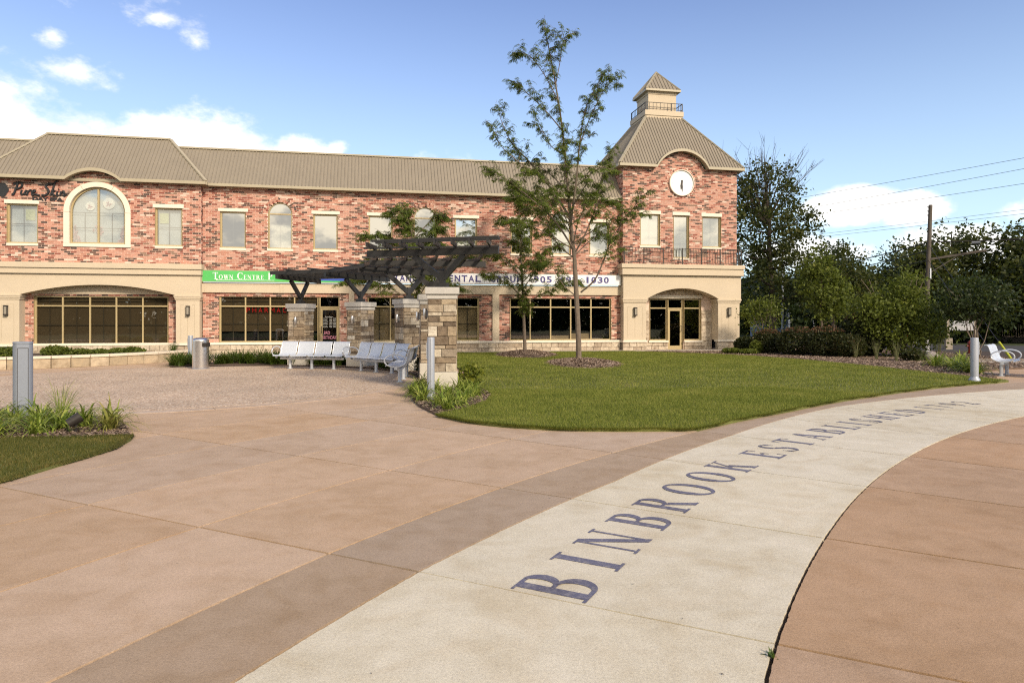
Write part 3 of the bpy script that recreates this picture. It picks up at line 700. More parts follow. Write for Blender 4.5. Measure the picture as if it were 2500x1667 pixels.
# bay upper windows
M_SPA = pbr('spa_curtain', (.52, .56, .58), .9, .12, 1.8)
M_PINK = pbr('pink_decoration', (.62, .40, .42), .8, .2, 9)
M_PIC = pbr('picture', (.55, .58, .35), .8, .3, 12)
for a, b in ((-15.05, -13.90), (-9.35, -8.26)):
    w = window(a, b, 4.75, 6.40, -.23, grid=(2, 2), mbar=.026, glass=M_GLASSB)
    q = MB(); q.box(a+.08, b-.08, -.06, -.05, 4.8, 6.3); q.build('curtain', M_SPA, w, fix=False)
    q = MB(); s = b-.55 if b < -10 else a+.12
    q.box(s, s+.36, -.09, -.08, 5.75, 6.2); q.build('picture', M_PIC, w, fix=False)
    lintel(a-.10, b+.06, 6.40, 6.56, -.3); lintel(a-.02, b+.02, 4.65, 4.75, -.3, 'sill')
def archwin():
    c, sp, r, y = -11.62, 6.12, 1.08, -.22; t = .065
    m = MB(); m.box(c-r, c-r+t, y, y+.1, 4.79, sp); m.box(c+r-t, c+r, y, y+.1, 4.79, sp); m.box(c-r+t, c+r-t, y, y+.1, 4.79, 4.79+t); m.box(c-.035, c+.035, y-.004, y+.104, 4.79+t, sp+r-.03)
    n = 32
    for j in range(n):
        t0, t1 = pi*j/n, pi*(j+1)/n; f = [(r-t, t1), (r-t, t0), (r, t0), (r, t1)]
        m.hexa([(c+R*cos(q), y, sp+R*sin(q)) for R, q in f]+[(c+R*cos(q), y+.1, sp+R*sin(q)) for R, q in f])
    w = m.build('window', M_FRAME, bld, fix=False)
    for sx in (-1, 1):
        p = MB(); p.poly([(c+sx*.03, y+.05, 4.82), (c+sx*(r-.05), y+.05, 4.82)]+[(c+sx*(r-.05)*cos(pi/2*j/14), y+.05, sp+(r-.05)*sin(pi/2*j/14)) for j in range(15)][0:14]+[(c+sx*.03, y+.05, sp+r-.05)])
        p.build('pane', M_GLASSB, w, fix=False)
    g = MB()
    for x in (c-.53, c+.53): g.box(x-.011, x+.011, y+.058, y+.07, 4.86, sp)
    for z in (5.46, sp-.011): g.box(c-r+t, c+r-t, y+.06, y+.066, z, z+.022)
    g.build('muntin', M_MUNTIN, w, fix=False)
    q = MB(); q.poly([(c-r+.03, y+.2, 4.82), (c+r-.03, y+.2, 4.82)]+[(c+(r-.03)*cos(pi*j/20), y+.2, sp+(r-.03)*sin(pi*j/20)) for j in range(21)]); q.build('curtain', M_SPA, w, fix=False)
    for (x, z, R) in ((c-.37, 6.42, .19), (c+.36, 6.55, .24)):
        d = MB(); d.v += [(x+R*cos(2*pi*k/20), y+.15, z+R*sin(2*pi*k/20)) for k in range(20)]; d.f.append(tuple(range(20))); d.build('round_ornament', M_BLINDW, w, fix=False)
        rr = random.Random(3); d = MB()
        for k in range(9):
            an = rr.random()*6.28; q0 = Vector((x-.02, y+.147, z-.03)); L_ = R*(.4+.4*rr.random()); dd = Vector((cos(an), 0, sin(an))); nn = Vector((-sin(an), 0, cos(an)))
            d.poly([q0, q0+dd*L_*.5+nn*.03, q0+dd*L_, q0+dd*L_*.5-nn*.03])
        d.build('flower', M_PINK, w, fix=False)
    d = MB(); rr = random.Random(5)
    for k in range(150):
        side = rr.choice((-1, 1)); h = rr.random()**1.6*.75; x = c+side*(r-.09-rr.random()*.28*(1-h/1.0)); z = 4.84+h
        if rr.random() < .25: x = c+rr.gauss(0, .12); z = 5.35+rr.gauss(0, .14)
        an = rr.random()*6.28; s_ = .05; d.poly([(x+s_*cos(an+q*pi/2)*(1 if q % 2 else .5), y+.12, z+s_*sin(an+q*pi/2)) for q in range(4)])
    d.build('blossom_spray', M_PINK, w, fix=False)
    # precast surround, in voussoir pieces
    R0, R1, yy = 1.09, 1.30, -.3
    def piece(t0, t1, n=10):
        m = MB()
        for j in range(n):
            a_, b_ = radians(t0+(t1-t0)*j/n), radians(t0+(t1-t0)*(j+1)/n); f = [(R0, b_), (R0, a_), (R1, a_), (R1, b_)]
            m.hexa([(c+R*cos(q), yy-.05, sp+R*sin(q)) for R, q in f]+[(c+R*cos(q), yy+.1, sp+R*sin(q)) for R, q in f])
        m.build('surround', M_TRIM, bld, fix=False)
    for t0, t1 in ((0.3, 59.7), (60.3, 119.7), (120.3, 179.7)): piece(t0, t1)
    for x0, x1 in ((c-R1, c-R0), (c+R0, c+R1)):
        m = MB(); m.box(x0, x1, yy-.05, yy+.1, 4.79, sp-.006); m.build('surround', M_TRIM, bld)
    m = MB(); m.box(c-R1-.01, c+R1+.01, yy-.055, yy+.12, 4.65, 4.785); m.build('sill', M_TRIM, bld)
archwin()
# tower windows
for i, (a, b, z0, z1) in enumerate(((12.87, 13.91, 5.22, 6.80), (14.63, 15.46, 4.64, 6.78), (16.19, 17.21, 5.20, 6.76))):
    window(a, b, z0, z1, -.28, grid=(2, 3 if i == 1 else 2), blind=(M_BLINDW, .0), mbar=.014, mmat=M_MUNTINW)
    lintel(a-.06, b+.05, z1, z1+.17, -.35); lintel(a-.03, b+.03, z0-.09, z0, -.35, 'sill')
# shop windows
window(-14.21, -8.93, .47, 2.58, .16, mull=(-13.15, -12.09, -11.05, -9.99), trans=(2.15,), glass=M_GLASSL, blind=(M_BLIND, .0), grid=((2, 2), (2, 1)) and ((2, 2), (2, 2)), mbar=.03)
window(-6.80, -2.55, .54, 2.62, .05, mull=(-5.72, -4.66, -3.61), trans=(2.16,), glass=M_GLASSL, blind=(M_BLIND, .22), grid=((2, 2), (2, 2)), mbar=.03)
window(-.36, 4.84, .54, 2.62, .05, mull=(.68, 1.72, 2.76, 3.80), trans=(2.16,), glass=M_GLASSL, blind=None, grid=((2, 2), (1, 1)), mbar=.03)
window(6.35, 11.47, .54, 2.62, .05, mull=(7.37, 8.39, 9.41, 10.45), trans=(2.16,), glass=M_GLASSL, grid=(1, 1))
for a, b, z0, z1 in ((-.30, .64, .6, 2.1), (.72, 1.68, .6, 1.6), (1.76, 2.72, .6, 1.9), (2.80, 3.76, .6, 1.6), (3.84, 4.78, .6, 2.1), (8.45, 9.37, .6, .78), (9.46, 10.4, .6, .88)):
    q = MB(); q.box(a, b, .17, .18, z0, z1); q.build('blind', M_BLINDT, bld, fix=False)
window(13.63, 14.60, .49, 2.62, .36, trans=(2.14,), glass=M_GLASSL); window(15.49, 16.44, .49, 2.62, .36, trans=(2.14,), glass=M_GLASSL)
def door(s0, s1, zt, y, hz, side):
    """glazed door in its frame: frame > leaf, pane, handle"""
    t = .05; m = MB(); m.box(s0, s0+t, y, y+.1, 0, zt); m.box(s1-t, s1, y, y+.1, 0, zt); m.box(s0+t, s1-t, y, y+.1, zt-t, zt); m.box(s0+t, s1-t, y, y+.1, hz, hz+.06); m.box(s0+t, s1-t, y+.01, y+.09, 0.0, .03)
    d = m.build('door', M_FRAME, bld, fix=False)
    a, b = s0+t+.005, s1-t-.005; w = .085
    l = MB(); l.box(a, a+w, y+.02, y+.07, .035, hz-.005); l.box(b-w, b, y+.02, y+.07, .035, hz-.005); l.box(a+w, b-w, y+.02, y+.07, hz-.10, hz-.005); l.box(a+w, b-w, y+.02, y+.07, .035, .22); l.build('leaf', M_FRAME, d, fix=False)
    p = MB(); p.poly([(a+w, y+.045, .22), (b-w, y+.045, .22), (b-w, y+.045, hz-.1), (a+w, y+.045, hz-.1)]); p.build('pane', M_GLASSL, d, fix=False)
    p = MB(); p.poly([(s0+t, y+.045, hz+.06), (s1-t, y+.045, hz+.06), (s1-t, y+.045, zt-t), (s0+t, y+.045, zt-t)]); p.build('pane', M_GLASSL, d, fix=False)
    x = a+w/2 if side < 0 else b-w/2
    h = MB(); h.tube([(x, y+.02, 1.25), (x, y-.06, 1.25), (x, y-.06, .95), (x, y+.02, .95)], .014, 8); h.build('handle', M_IRON, d)
    return d
dp = door(-2.52, -1.62, 2.62, .05, 2.10, -1)
dt = door(14.63, 15.46, 2.62, .36, 2.10, 1)
def put_text(s, x0, x1, z0, z1, y, mat, parent, ext=.003, bold=0, shear=0, name='lettering', space=1):
    me = fit_text(text_mesh(s, 1, ext, shear, bold, space=space), x0, x1, z0, z1, y); me.materials.clear(); me.materials.append(mat); return link(name, me, parent)
M_PALE = pbr('pale_vinyl', (.75, .75, .72), .6, .03, 3); M_ROSE = pbr('pink_vinyl', (.55, .22, .30), .6, .1, 3)
put_text('Store Hours', -2.27, -1.92, 1.66, 1.72, .085, M_PALE, dp)
for k in range(7):
    put_text('Sunday Monday Tuesday Wednesday Thursday Friday Saturday'.split()[k], -2.36, -2.14-(k % 2)*.03, 1.59-k*.065, 1.63-k*.065, .085, M_PALE, dp)
    put_text('9:00 - 9:00', -2.08, -1.80, 1.59-k*.065, 1.63-k*.065, .085, M_PALE, dp)
put_text('3RD', -2.33, -2.05, .88, 1.03, .083, M_ROSE, dp, bold=.02); put_text('BIRTHDAY', -2.42, -1.75, .66, .82, .083, M_ROSE, dp, bold=.02)

# stucco: sign band, beams, cornices, arches, pillars
def bx(name, mat, *b, bev=.0):
    m = MB(); m.box(*b); return m.build(name, mat, bld, bev=bev)
bx('fascia_band', M_STUCCO, -7.5, 11.95, -.10, .05, 2.76, 3.20)
m = MB()
for a, b in ((-7.42, -4.2), (-4.1, -1.05), (-.95, 2.2), (2.3, 5.45), (5.55, 8.7), (8.8, 11.88)):
    m.box(a, b, -.112, -.1, 3.12, 3.16); m.box(a, a+.03, -.112, -.1, 2.82, 3.12); m.box(b-.03, b, -.112, -.1, 2.82, 3.12)
m.build('fascia_moulding', M_STUCCO, bld, fix=False)
for a, b in ((-1.2, -.97), (5.49, 5.81)):
    bx('pilaster', M_STUCCO, a, b, -.11, .04, .54, 2.755); bx('pilaster_panel', M_STUCCO, a+.07, b-.07, -.122, -.11, .62, 2.68)
def archbeam(sL, sR, zt, c, hw, zb, rise, y0, y1, n=40):
    m = MB(); xs = sorted(set([sL, sR]+[c-hw+2*hw*k/n for k in range(n+1)]))
    for a, b in zip(xs[:-1], xs[1:]):
        za, zb_ = arcz(c, hw, zb, rise, a), arcz(c, hw, zb, rise, b)
        n0 = len(m.v)
        p = [(a, y0, za), (b, y0, zb_), (b, y0, zt), (a, y0, zt), (a, y1, za), (b, y1, zb_), (b, y1, zt), (a, y1, zt)]
        for f in ((0, 1, 2, 3), (5, 4, 7, 6), (1, 0, 4, 5)): m.poly([p[k] for k in f])
    for x, o in ((sL, 0), (sR, 1)): m.poly([(x, y0, zb), (x, y0, zt), (x, y1, zt), (x, y1, zb)])
    m.poly([(sL, y0, zt), (sR, y0, zt), (sR, y1, zt), (sL, y1, zt)])
    return m.build('arched_beam', M_STUCCO, bld, fix=False)
archbeam(-16, -7.5, 3.50, -11.53, 3.03, 2.61, .43, -.40, .09)
bx('arch_panel', M_STUCCO, -14.6, -8.45, .04, .095, 2.66, 3.5)
bx('cornice', M_STUCCO, -16.05, -7.45, -.50, 0, 3.502, 3.74); bx('cornice', M_STUCCO, -16.1, -7.42, -.56, 0, 3.743, 3.97)
archbeam(11.95, 18.27, 3.76, 15.12, 1.93, 2.59, .53, -.45, .28)
bx('cornice', M_STUCCO, 11.85, 18.34, -.60, .3, 3.765, 4.10); bx('cornice', M_STUCCO, 11.80, 18.38, -.66, .3, 4.103, 4.30)
M_GROOVE = pbr('stucco_groove', (.40, .33, .23), .9, .05, 3)
def pillar(a, b, y0, y1, zb, zt, panel=True):
    p = bx('pillar', M_STUCCO, a, b, y0, y1, zb, zt-.20)
    m = MB(); m.box(a-.03, b+.03, y0-.03, y1, zt-.20, zt-.14); m.box(a-.05, b+.05, y0-.05, y1, zt-.14, zt-.07); m.box(a-.075, b+.075, y0-.075, y1, zt-.07, zt-.003); m.build('capital', M_STUCCO, p)
    g = MB(); c = (a+b)/2; w = (b-a)/2-.2
    g.box(c-.007, c+.007, y0-.002, y0+.01, zb+.15, zt-.40)
    for x in (c-w, c+w): g.box(x-.006, x+.006, y0-.002, y0+.01, zb+.15, zt-.40)
    for x0, x1 in ((c-w, c-.18), (c+.18, c+w)): g.box(x0, x1, y0-.0022, y0+.01, zt-.41, zt-.40)
    g.build('panel_groove', M_GROOVE, p, fix=False)
    return p
pillar(-15.9, -14.56, -.38, .1, .53, 2.61); pillar(-8.5, -7.54, -.38, .1, .53, 2.61)
pillar(11.97, 13.15, -.43, .3, .53, 2.59); pillar(17.02, 18.2, -.43, 1.0, .53, 2.59)
# sills and stone base courses
for a, b, y in ((-14.56, -8.5, 0.0), (-7.54, -2.6, -.17), (-1.55, 11.95, -.17)): bx('sill_course', M_TRIM, a, b, y, y+.2, .44, .545, bev=.006)
for a, b, y in ((-15.95, -14.5, -.44), (-8.55, -7.5, -.44), (11.93, 13.2, -.49), (16.98, 18.25, -.49)): bx('sill_course', M_TRIM, a, b, y, y+.4, .44, .535, bev=.006)
bx('sill_course', M_TRIM, 13.55, 14.62, .18, .35, .40, .49, bev=.006); bx('sill_course', M_TRIM, 15.48, 16.5, .18, .35, .40, .49, bev=.006)
bx('header', M_TRIM, 13.55, 16.5, .24, .3, 2.63, 2.80, bev=.006)
# chamfered unit stone shared by every stone in the place
um = MB(); e = .5
def unit_stone():
    m = bmesh.new(); bmesh.ops.create_cube(m, size=1)
    for v in m.verts:
        if v.co.y < 0: v.co.y = -.5
    fr = [f for f in m.faces if f.normal.y < -.9]
    r = bmesh.ops.inset_region(m, faces=fr, thickness=.06, depth=0)
    for f in m.faces:
        if f.normal.y < -.9 and all(abs(v.co.x) < .47 for v in f.verts):
            for v in f.verts: v.co.y -= .22+.05*random.random()
    me = bpy.data.meshes.new('stone'); bmesh.ops.delete(m, geom=[f for f in m.faces if f.normal.y > .9], context='FACES'); m.to_mesh(me); m.free(); return me
USTONE = [unit_stone() for _ in range(4)]
def stone_mesh(mat):
    out = []
    for u in USTONE: c = u.copy(); c.materials.append(mat); out.append(c)
    return out
ST_BASE = stone_mesh(M_BASESTONE); ST_PIL = stone_mesh(M_STONE)
def stones(parent, meshes, s0, s1, z0, rows, wmin, wmax, d, xf, rnd, holes=()):
    """courses of stones on a face; xf(u, z) -> (location, rotation z)"""
    z = z0
    for h in rows:
        u = s0
        while u < s1-.02:
            w = rnd.uniform(wmin, wmax)
            if s1-u-w < wmin*.6: w = s1-u
            if not any(a < u+w/2 < b and c < z+h/2 < e_ for a, b, c, e_ in holes):
                loc, rz = xf(u+w/2, z+h/2); dd = d*rnd.uniform(.75, 1.2)
                link('stone', rnd.choice(meshes), parent, loc, (0, 0, rz), (w-.010, dd, h-.010))
            u += w
        z += h
rb = random.Random(21)
for a, b, y in ((-7.5, -2.6, -.10), (-1.55, 11.93, -.10), (-8.54, -7.52, -.36), (-14.5, -8.56, 0.0), (11.95, 13.18, -.40), (17.0, 18.22, -.40), (13.2, 14.6, .26), (15.5, 16.98, .26)):
    bx('base_wall', M_CORE, a, b, y+.02, y+.22, 0, .44)
    stones(bld, ST_BASE, a, b, 0.0, (.21, .22), .32, .62, .05, lambda u, z, y=y: ((u, y+.01, z), 0), rb)
stones(bld, ST_BASE, 13.2, 13.6, .45, (.2, .19, .2, .21, .2, .2, .2, .2), .2, .4, .03, lambda u, z: ((u, .29, z), 0), rb)
stones(bld, ST_BASE, 16.46, 17.0, .45, (.2, .19, .2, .21, .2, .2, .2, .2), .25, .5, .03, lambda u, z: ((u, .29, z), 0), rb)
stones(bld, ST_BASE, 13.3, 17.0, 2.82, (.2, .2), .3, .6, .03, lambda u, z: ((u, .29, z), 0), rb)

# ------------------------------------------------------------------ roofs
def roofplane(mb, O, e, v, nrm, L, t0f, t1f, pitch=.155, rib=.036):
    """standing-seam sheet: origin O at the eave, e along it, v up the slope"""
    O, e, v, nrm = Vector(O), Vector(e).normalized(), Vector(v).normalized(), Vector(nrm).normalized()
    n = max(1, round(L/pitch)); st = L/n; sub = 1
    for i in range(n):
        a, b = i*st, (i+1)*st
        if t1f(a)-t0f(a) < .01 and t1f(b)-t0f(b) < .01: continue
        P = lambda s, t, h=0: O+e*s+v*t+nrm*h
        mb.poly([P(a, t0f(a)), P(b, t0f(b)), P(b, max(t1f(b), t0f(b))), P(a, max(t1f(a), t0f(a)))])
        t0, t1 = t0f(a), t1f(a)
        if t1-t0 > .05:
            w = .019; q = [P(a-w, t0-.02), P(a+w, t0-.02), P(a+w*.6, t0-.02, rib), P(a-w*.6, t0-.02, rib), P(a-w, t1), P(a+w, t1), P(a+w*.6, t1, rib), P(a-w*.6, t1, rib)]
            mb.hexa(q)
rt = MB(); trim = MB()
def upv(run, rise): L_ = sqrt(run*run+rise*rise); return (0, run/L_, rise/L_), (0, -rise/L_, run/L_), L_
# main roof
ye, ze, run, rise = -.30, 7.56, 1.5, 1.83
v, nn, TL = upv(run, rise)
roofplane(rt, (-24, ye, ze), (1, 0, 0), v, nn, 37.0, lambda s: 0, lambda s: TL)
trim.box(-24, 11.75, ye-.05, ye+.05, ze-.13, ze-.01); trim.box(-24, 11.96, ye+.05, .0, ze-.14, ze-.10)
trim.beam((-24, ye+run, ze+rise+.02), (14, ye+run, ze+rise+.02), .16, .07)
# bay roof
yb, zb_, L0, L1, br = -.60, 7.56, -16.2, -7.24, 1.95
rz = 2.2; v2, n2, TL2 = upv(br, rz); kk = TL2/br
bc, bhw, brise = -11.7, 1.07, .40
def t0bay(s):
    d = arcz(bc, bhw, 0, brise, L0+s); return d/rz*TL2
roofplane(rt, (L0, yb, zb_), (1, 0, 0), v2, n2, L1-L0, t0bay, lambda s: min(TL2, s*kk, (L1-L0-s)*kk))
sx = br/TL2; sz_ = rz/TL2
roofplane(rt, (L1, yb, zb_), (0, 1, 0), (-sx, 0, sz_), (sz_, 0, sx), 5, lambda s: 0, lambda s: min(TL2, s*kk))
roofplane(rt, (L0, 4.4, zb_), (0, -1, 0), (sx, 0, sz_), (-sz_, 0, sx), 5, lambda s: 0, lambda s: min(TL2, (5-s)*kk))
rt.poly([(L0+br, yb+br, zb_+rz), (L1-br, yb+br, zb_+rz), (L1-br, 6, zb_+rz), (L0+br, 6, zb_+rz)])
trim.beam((L0, yb, zb_+.03), (L0+br, yb+br, zb_+rz+.03), .14, .06); trim.beam((L1, yb, zb_+.03), (L1-br, yb+br, zb_+rz+.03), .14, .06); trim.beam((L0+br, yb+br, zb_+rz+.03), (L1-br, yb+br, zb_+rz+.03), .16, .07)
def eyebrow(c, hw, z0, rise, y0, slope, ywall, sL, sR, n=24, fh=.13):
    """eave trim that swells into an arch, with the vault behind it"""
    xs = [sL]+[c-hw+2*hw*k/n for k in range(n+1)]+[sR]
    for a, b in zip(xs[:-1], xs[1:]):
        za, zb2 = arcz(c, hw, z0, rise, a), arcz(c, hw, z0, rise, b)
        trim.hexa([(a, y0-.05, za-fh), (b, y0-.05, zb2-fh), (b, y0-.05, zb2), (a, y0-.05, za), (a, y0+.05, za-fh), (b, y0+.05, zb2-fh), (b, y0+.05, zb2), (a, y0+.05, za)])
        yb1, yb2 = y0+(za-z0)*slope+.12, y0+(zb2-z0)*slope+.12
        if max(za, zb2) > z0+1e-4: rt.poly([(a, y0+.05, za-.004), (b, y0+.05, zb2-.004), (b, yb2, zb2-.004), (a, yb1, za-.004)])
        trim.poly([(a, y0+.05, za-fh+.02), (b, y0+.05, zb2-fh+.02), (b, max(ywall, yb2), zb2-fh+.02), (a, max(ywall, yb1), za-fh+.02)])
eyebrow(bc, bhw, zb_, brise, yb, br/rz, -.29, L0, L1)
trim.box(L1-.05, L1+.05, yb+.05, -.28, zb_-.13, zb_); trim.box(L0-.05, L0+.05, yb+.05, -.28, zb_-.13, zb_)
# tower roof
y0, z0, tl, tr_, trun, trise = -.62, 9.22, 11.70, 18.36, 2.30, 3.04
TT = sqrt(trun**2+trise**2); kt = TT/trun; sx = trun/TT; sz2 = trise/TT; tw = tr_-tl
tc_, thw, trs = 15.03, 1.38, .84
roofplane(rt, (tl, y0, z0), (1, 0, 0), (0, sx, sz2), (0, -sz2, sx), tw, lambda s: (arcz(tc_, thw, 0, trs, tl+s))/trise*TT, lambda s: min(TT, s*kt, (tw-s)*kt))
roofplane(rt, (tl, y0+tw, z0), (0, -1, 0), (sx, 0, sz2), (-sz2, 0, sx), tw, lambda s: 0, lambda s: min(TT, s*kt, (tw-s)*kt))
roofplane(rt, (tr_, y0, z0), (0, 1, 0), (-sx, 0, sz2), (sz2, 0, sx), tw, lambda s: 0, lambda s: min(TT, s*kt, (tw-s)*kt))
roofplane(rt, (tr_, y0+tw, z0), (-1, 0, 0), (0, -sx, sz2), (0, sz2, sx), tw, lambda s: 0, lambda s: min(TT, s*kt, (tw-s)*kt))
eyebrow(tc_, thw, z0, trs, y0, trun/trise, -.34, tl, tr_, 32)
for x in (tl, tr_): trim.box(x-.05, x+.05, y0+.05, y0+tw, z0-.13, z0)
trim.box(tl+.05, TA+.01, y0+.05, y0+tw, z0-.125, z0-.09); trim.box(TB-.01, tr_-.05, y0+.05, y0+tw, z0-.125, z0-.09)
for (xa, ya, xb, yb2) in ((tl, y0, tl+trun, y0+trun), (tr_, y0, tr_-trun, y0+trun), (tl, y0+tw, tl+trun, y0+tw-trun)): trim.beam((xa, ya, z0+.03), (xb, yb2, z0+trise+.03), .14, .06)
# belvedere on top
px0, px1, py0, py1 = tl+trun, tr_-trun, y0+trun, y0+tw-trun
bt = z0+trise
bx('belvedere_base', M_STUCCO, px0-.02, px1+.02, py0-.02, py1+.02, bt-.05, bt+.10); bx('belvedere_base', M_STUCCO, px0-.06, px1+.06, py0-.06, py1+.06, bt+.103, bt+.36)
qx0, qx1, qy0, qy1 = px0+.24, px1-.24, py0+.24, py1-.24
bx('belvedere', M_STUCCO, qx0, qx1, qy0, qy1, bt+.36, bt+1.46); bx('belvedere_trim', M_STUCCO, qx0-.03, qx1+.03, qy0-.03, qy1+.03, bt+1.30, bt+1.47)
ox0, ox1, oy0 = qx0-.17, qx1+.17, qy0-.17; ow = ox1-ox0; oz = bt+1.55; orun, orise = ow/2, 1.22
OT = sqrt(orun**2+orise**2); ko = OT/orun; sx, sz3 = orun/OT, orise/OT
for O_, e_, v_, n_ in (((ox0, oy0, oz), (1, 0, 0), (0, sx, sz3), (0, -sz3, sx)), ((ox0, oy0+ow, oz), (0, -1, 0), (sx, 0, sz3), (-sz3, 0, sx)), ((ox1, oy0, oz), (0, 1, 0), (-sx, 0, sz3), (sz3, 0, sx)), ((ox1, oy0+ow, oz), (-1, 0, 0), (0, -sx, sz3), (0, sz3, sx))):
    roofplane(rt, O_, e_, v_, n_, ow, lambda s: 0, lambda s: min(s*ko, (ow-s)*ko), pitch=.2)
trim.box(ox0-.03, ox1+.03, oy0-.03, oy0+ow+.03, oz-.11, oz-.006)
ap = (ox0+ow/2, oy0+ow/2, oz+orise+.02)
for x, y in ((ox0, oy0), (ox1, oy0), (ox0, oy0+ow)): trim.beam((x, y, oz+.02), ap, .09, .05)
roof = rt.build('roof', M_ROOF, bld, fix=False)
trim.build('eave_trim', M_ROOFTRIM, roof, fix=False)
# railings: posts, rails and balusters
def railing(path, z0, z1, step, mat=M_IRON):
    m = MB()
    for a, b in zip(path[:-1], path[1:]):
        a, b = Vector(a), Vector(b); L_ = (b-a).length; d = (b-a)/L_
        m.beam((a.x, a.y, z1), (b.x, b.y, z1), .04, .025); m.beam((a.x, a.y, z0+.08), (b.x, b.y, z0+.08), .03, .02)
        n = max(1, round(L_/step))
        for i in range(n+1):
            p = a+d*(L_*i/n); big = i % 7 == 0; w = .045 if big else .016
            m.box(p.x-w/2, p.x+w/2, p.y-w/2, p.y+w/2, z0 if big else z0+.08, z1+(.02 if big else 0))
    return m.build('railing', mat, bld, fix=False)
railing([(TA, 0.0), (TA-.03, -.60), (18.2, -.60), (18.2, .2)], 4.30, 5.09, .145)
railing([(px0, py1), (px0, py0), (px1, py0), (px1, py1)], bt+.36, bt+.78, .2)

# ------------------------------------------------------------------ things fixed to the front
def btop(name, label, cat, s, y, z, group=None): return thing(name, label, cat, bw(s, y, z), A, group)
ck = btop('wall_clock', 'round white clock with black hands high on the brick tower', 'clock', 15.05, -.36, 8.40)
m = MB(); m.lathe([(.62, -.04), (.66, -.04), (.66, .10), (.62, .10)], 48, cap=False); o = m.build('rim', M_TRIM, ck, smooth=True); o.rotation_euler = (pi/2, 0, 0)
m = MB(); m.lathe([(.001, .0), (.64, .0), (.64, .05), (.001, .05)], 48, cap=False); o = m.build('dial', pbr('clock_dial', (.83, .84, .86), .35, .01, 2), ck); o.rotation_euler = (pi/2, 0, 0)
m = MB()
for k in range(12):
    t = 2*pi*k/12; L_ = .10 if k % 3 == 0 else .06; m.beam((.55*sin(t), -.053, .55*cos(t)), ((.55-L_)*sin(t), -.053, (.55-L_)*cos(t)), .02, .004, (0, 1, 0))
m.build('hour_marks', pbr('clock_marks', (.66, .67, .69), .5, .02, 2), ck, fix=False)
def hand(ang, L_, w, y):
    m = MB(); d = Vector((sin(ang), 0, cos(ang))); n_ = Vector((cos(ang), 0, -sin(ang)))
    P = [-d*.14-n_*w*.6, -d*.14+n_*w*.6, d*L_*.45+n_*w, d*L_, d*L_*.45-n_*w]
    m.v = [(p.x, y, p.z) for p in P]+[(p.x, y-.008, p.z) for p in P]; m.f = [(0, 1, 2, 3, 4), (9, 8, 7, 6, 5)]+[(i, (i+1) % 5, 5+(i+1) % 5, 5+i) for i in range(5)]
    m.build('hand', M_IRON, ck)
hand(radians(176), .46, .038, -.065); hand(radians(188), .33, .05, -.078)

def lantern(s, y, label):
    l = btop('wall_lantern', label, 'lantern', s, y, 1.95, 'bronze lanterns on the stucco pillars')
    m = MB(); m.box(-.06, .06, -.02, 0, -.2, .2); m.build('back_plate', M_IRON, l)
    m = MB(); m.box(-.075, .075, -.15, -.02, .17, .21); m.box(-.075, .075, -.15, -.02, -.21, -.16)
    for x in (-.068, .052):
        for yy in (-.145, -.04): m.box(x, x+.016, yy, yy+.016, -.16, .17)
    m.build('cage', M_IRON, l, fix=False)
    m = MB(); m.box(-.048, .048, -.125, -.035, -.155, .165); m.build('glass_chimney', pbr('frosted_glass', (.30, .27, .22), .4, .1, 6), l)
lantern(-15.03, -.38, 'bronze lantern on the far left stucco pillar at the frame edge'); lantern(-8.0, -.38, 'bronze lantern on the pillar above the steel litter bin')
lantern(12.56, -.43, 'bronze lantern left of the tower entrance'); lantern(17.6, -.43, 'bronze lantern right of the tower entrance')

g = btop('shop_sign', 'long green fascia sign with white serif letters over the pharmacy', 'sign', -7.5, -.1, 3.22)
m = MB(); m.box(.0, 6.42, -.10, 0, 0, .53); m.build('cabinet', M_ROOFTRIM, g); m = MB(); m.box(.03, 6.39, -.104, -.1, .03, .50); m.build('panel', M_GREEN, g)
m = MB(); m.box(4.75, 6.2, -.108, -.104, .10, .36); m.build('panel', M_BLUE, g)['label'] = 'blue inset panel at the right end of the green sign'
x = .46
for wd in ('TOWN', 'CENTRE', 'P'):
    for i, ch in enumerate(wd):
        h = .30 if i == 0 else .195
        xs = x; mm, w = glyph_mb(ch, lambda u, v_, l: (xs+u*h*1.02, -.107-l, .125+v_*h), dz=.0002)
        mm.build('letter', M_WHITE, g, fix=False); x += w*h*1.02+.035
    x += .14
m = MB(); m.box(.62, 3.05, -.108, -.104, .085, .10); m.box(.60, .66, -.1075, -.104, .085, .14); m.build('underline', M_WHITE, g)
d = btop('shop_sign', 'long white fascia sign with navy capitals and telephone number', 'sign', -1.07, -.1, 3.23)
m = MB(); m.box(0, 13.0, -.10, 0, 0, .53); m.build('cabinet', M_ROOFTRIM, d); m = MB(); m.box(.03, 12.97, -.104, -.1, .02, .51); m.build('panel', M_WHITE, d)
def letters(txt, s0, s1, z0, z1, parent, mat):
    n = len(txt); pt = (s1-s0)/n
    for i, c in enumerate(txt):
        if c == ' ': continue
        w = pt*.80 if c not in '.1I' else (pt*.22 if c == '.' else pt*.34)
        x0 = s0+i*pt+(pt*.8-w)/2
        put_text(c, x0, x0+w, z0, z1 if c != '.' else z0+(z1-z0)*.2, -.107, mat, parent, bold=.03, name='letter')
letters('FRANO  D', 1.60, 4.06-.16, .11, .42, d, M_NAVY); letters('DENTAL', 4.06, 6.05, .11, .42, d, M_NAVY); letters('GROUP', 6.42, 8.05, .11, .42, d, M_NAVY); letters('905.692.1030', 8.55, 12.42, .11, .42, d, M_NAVY)
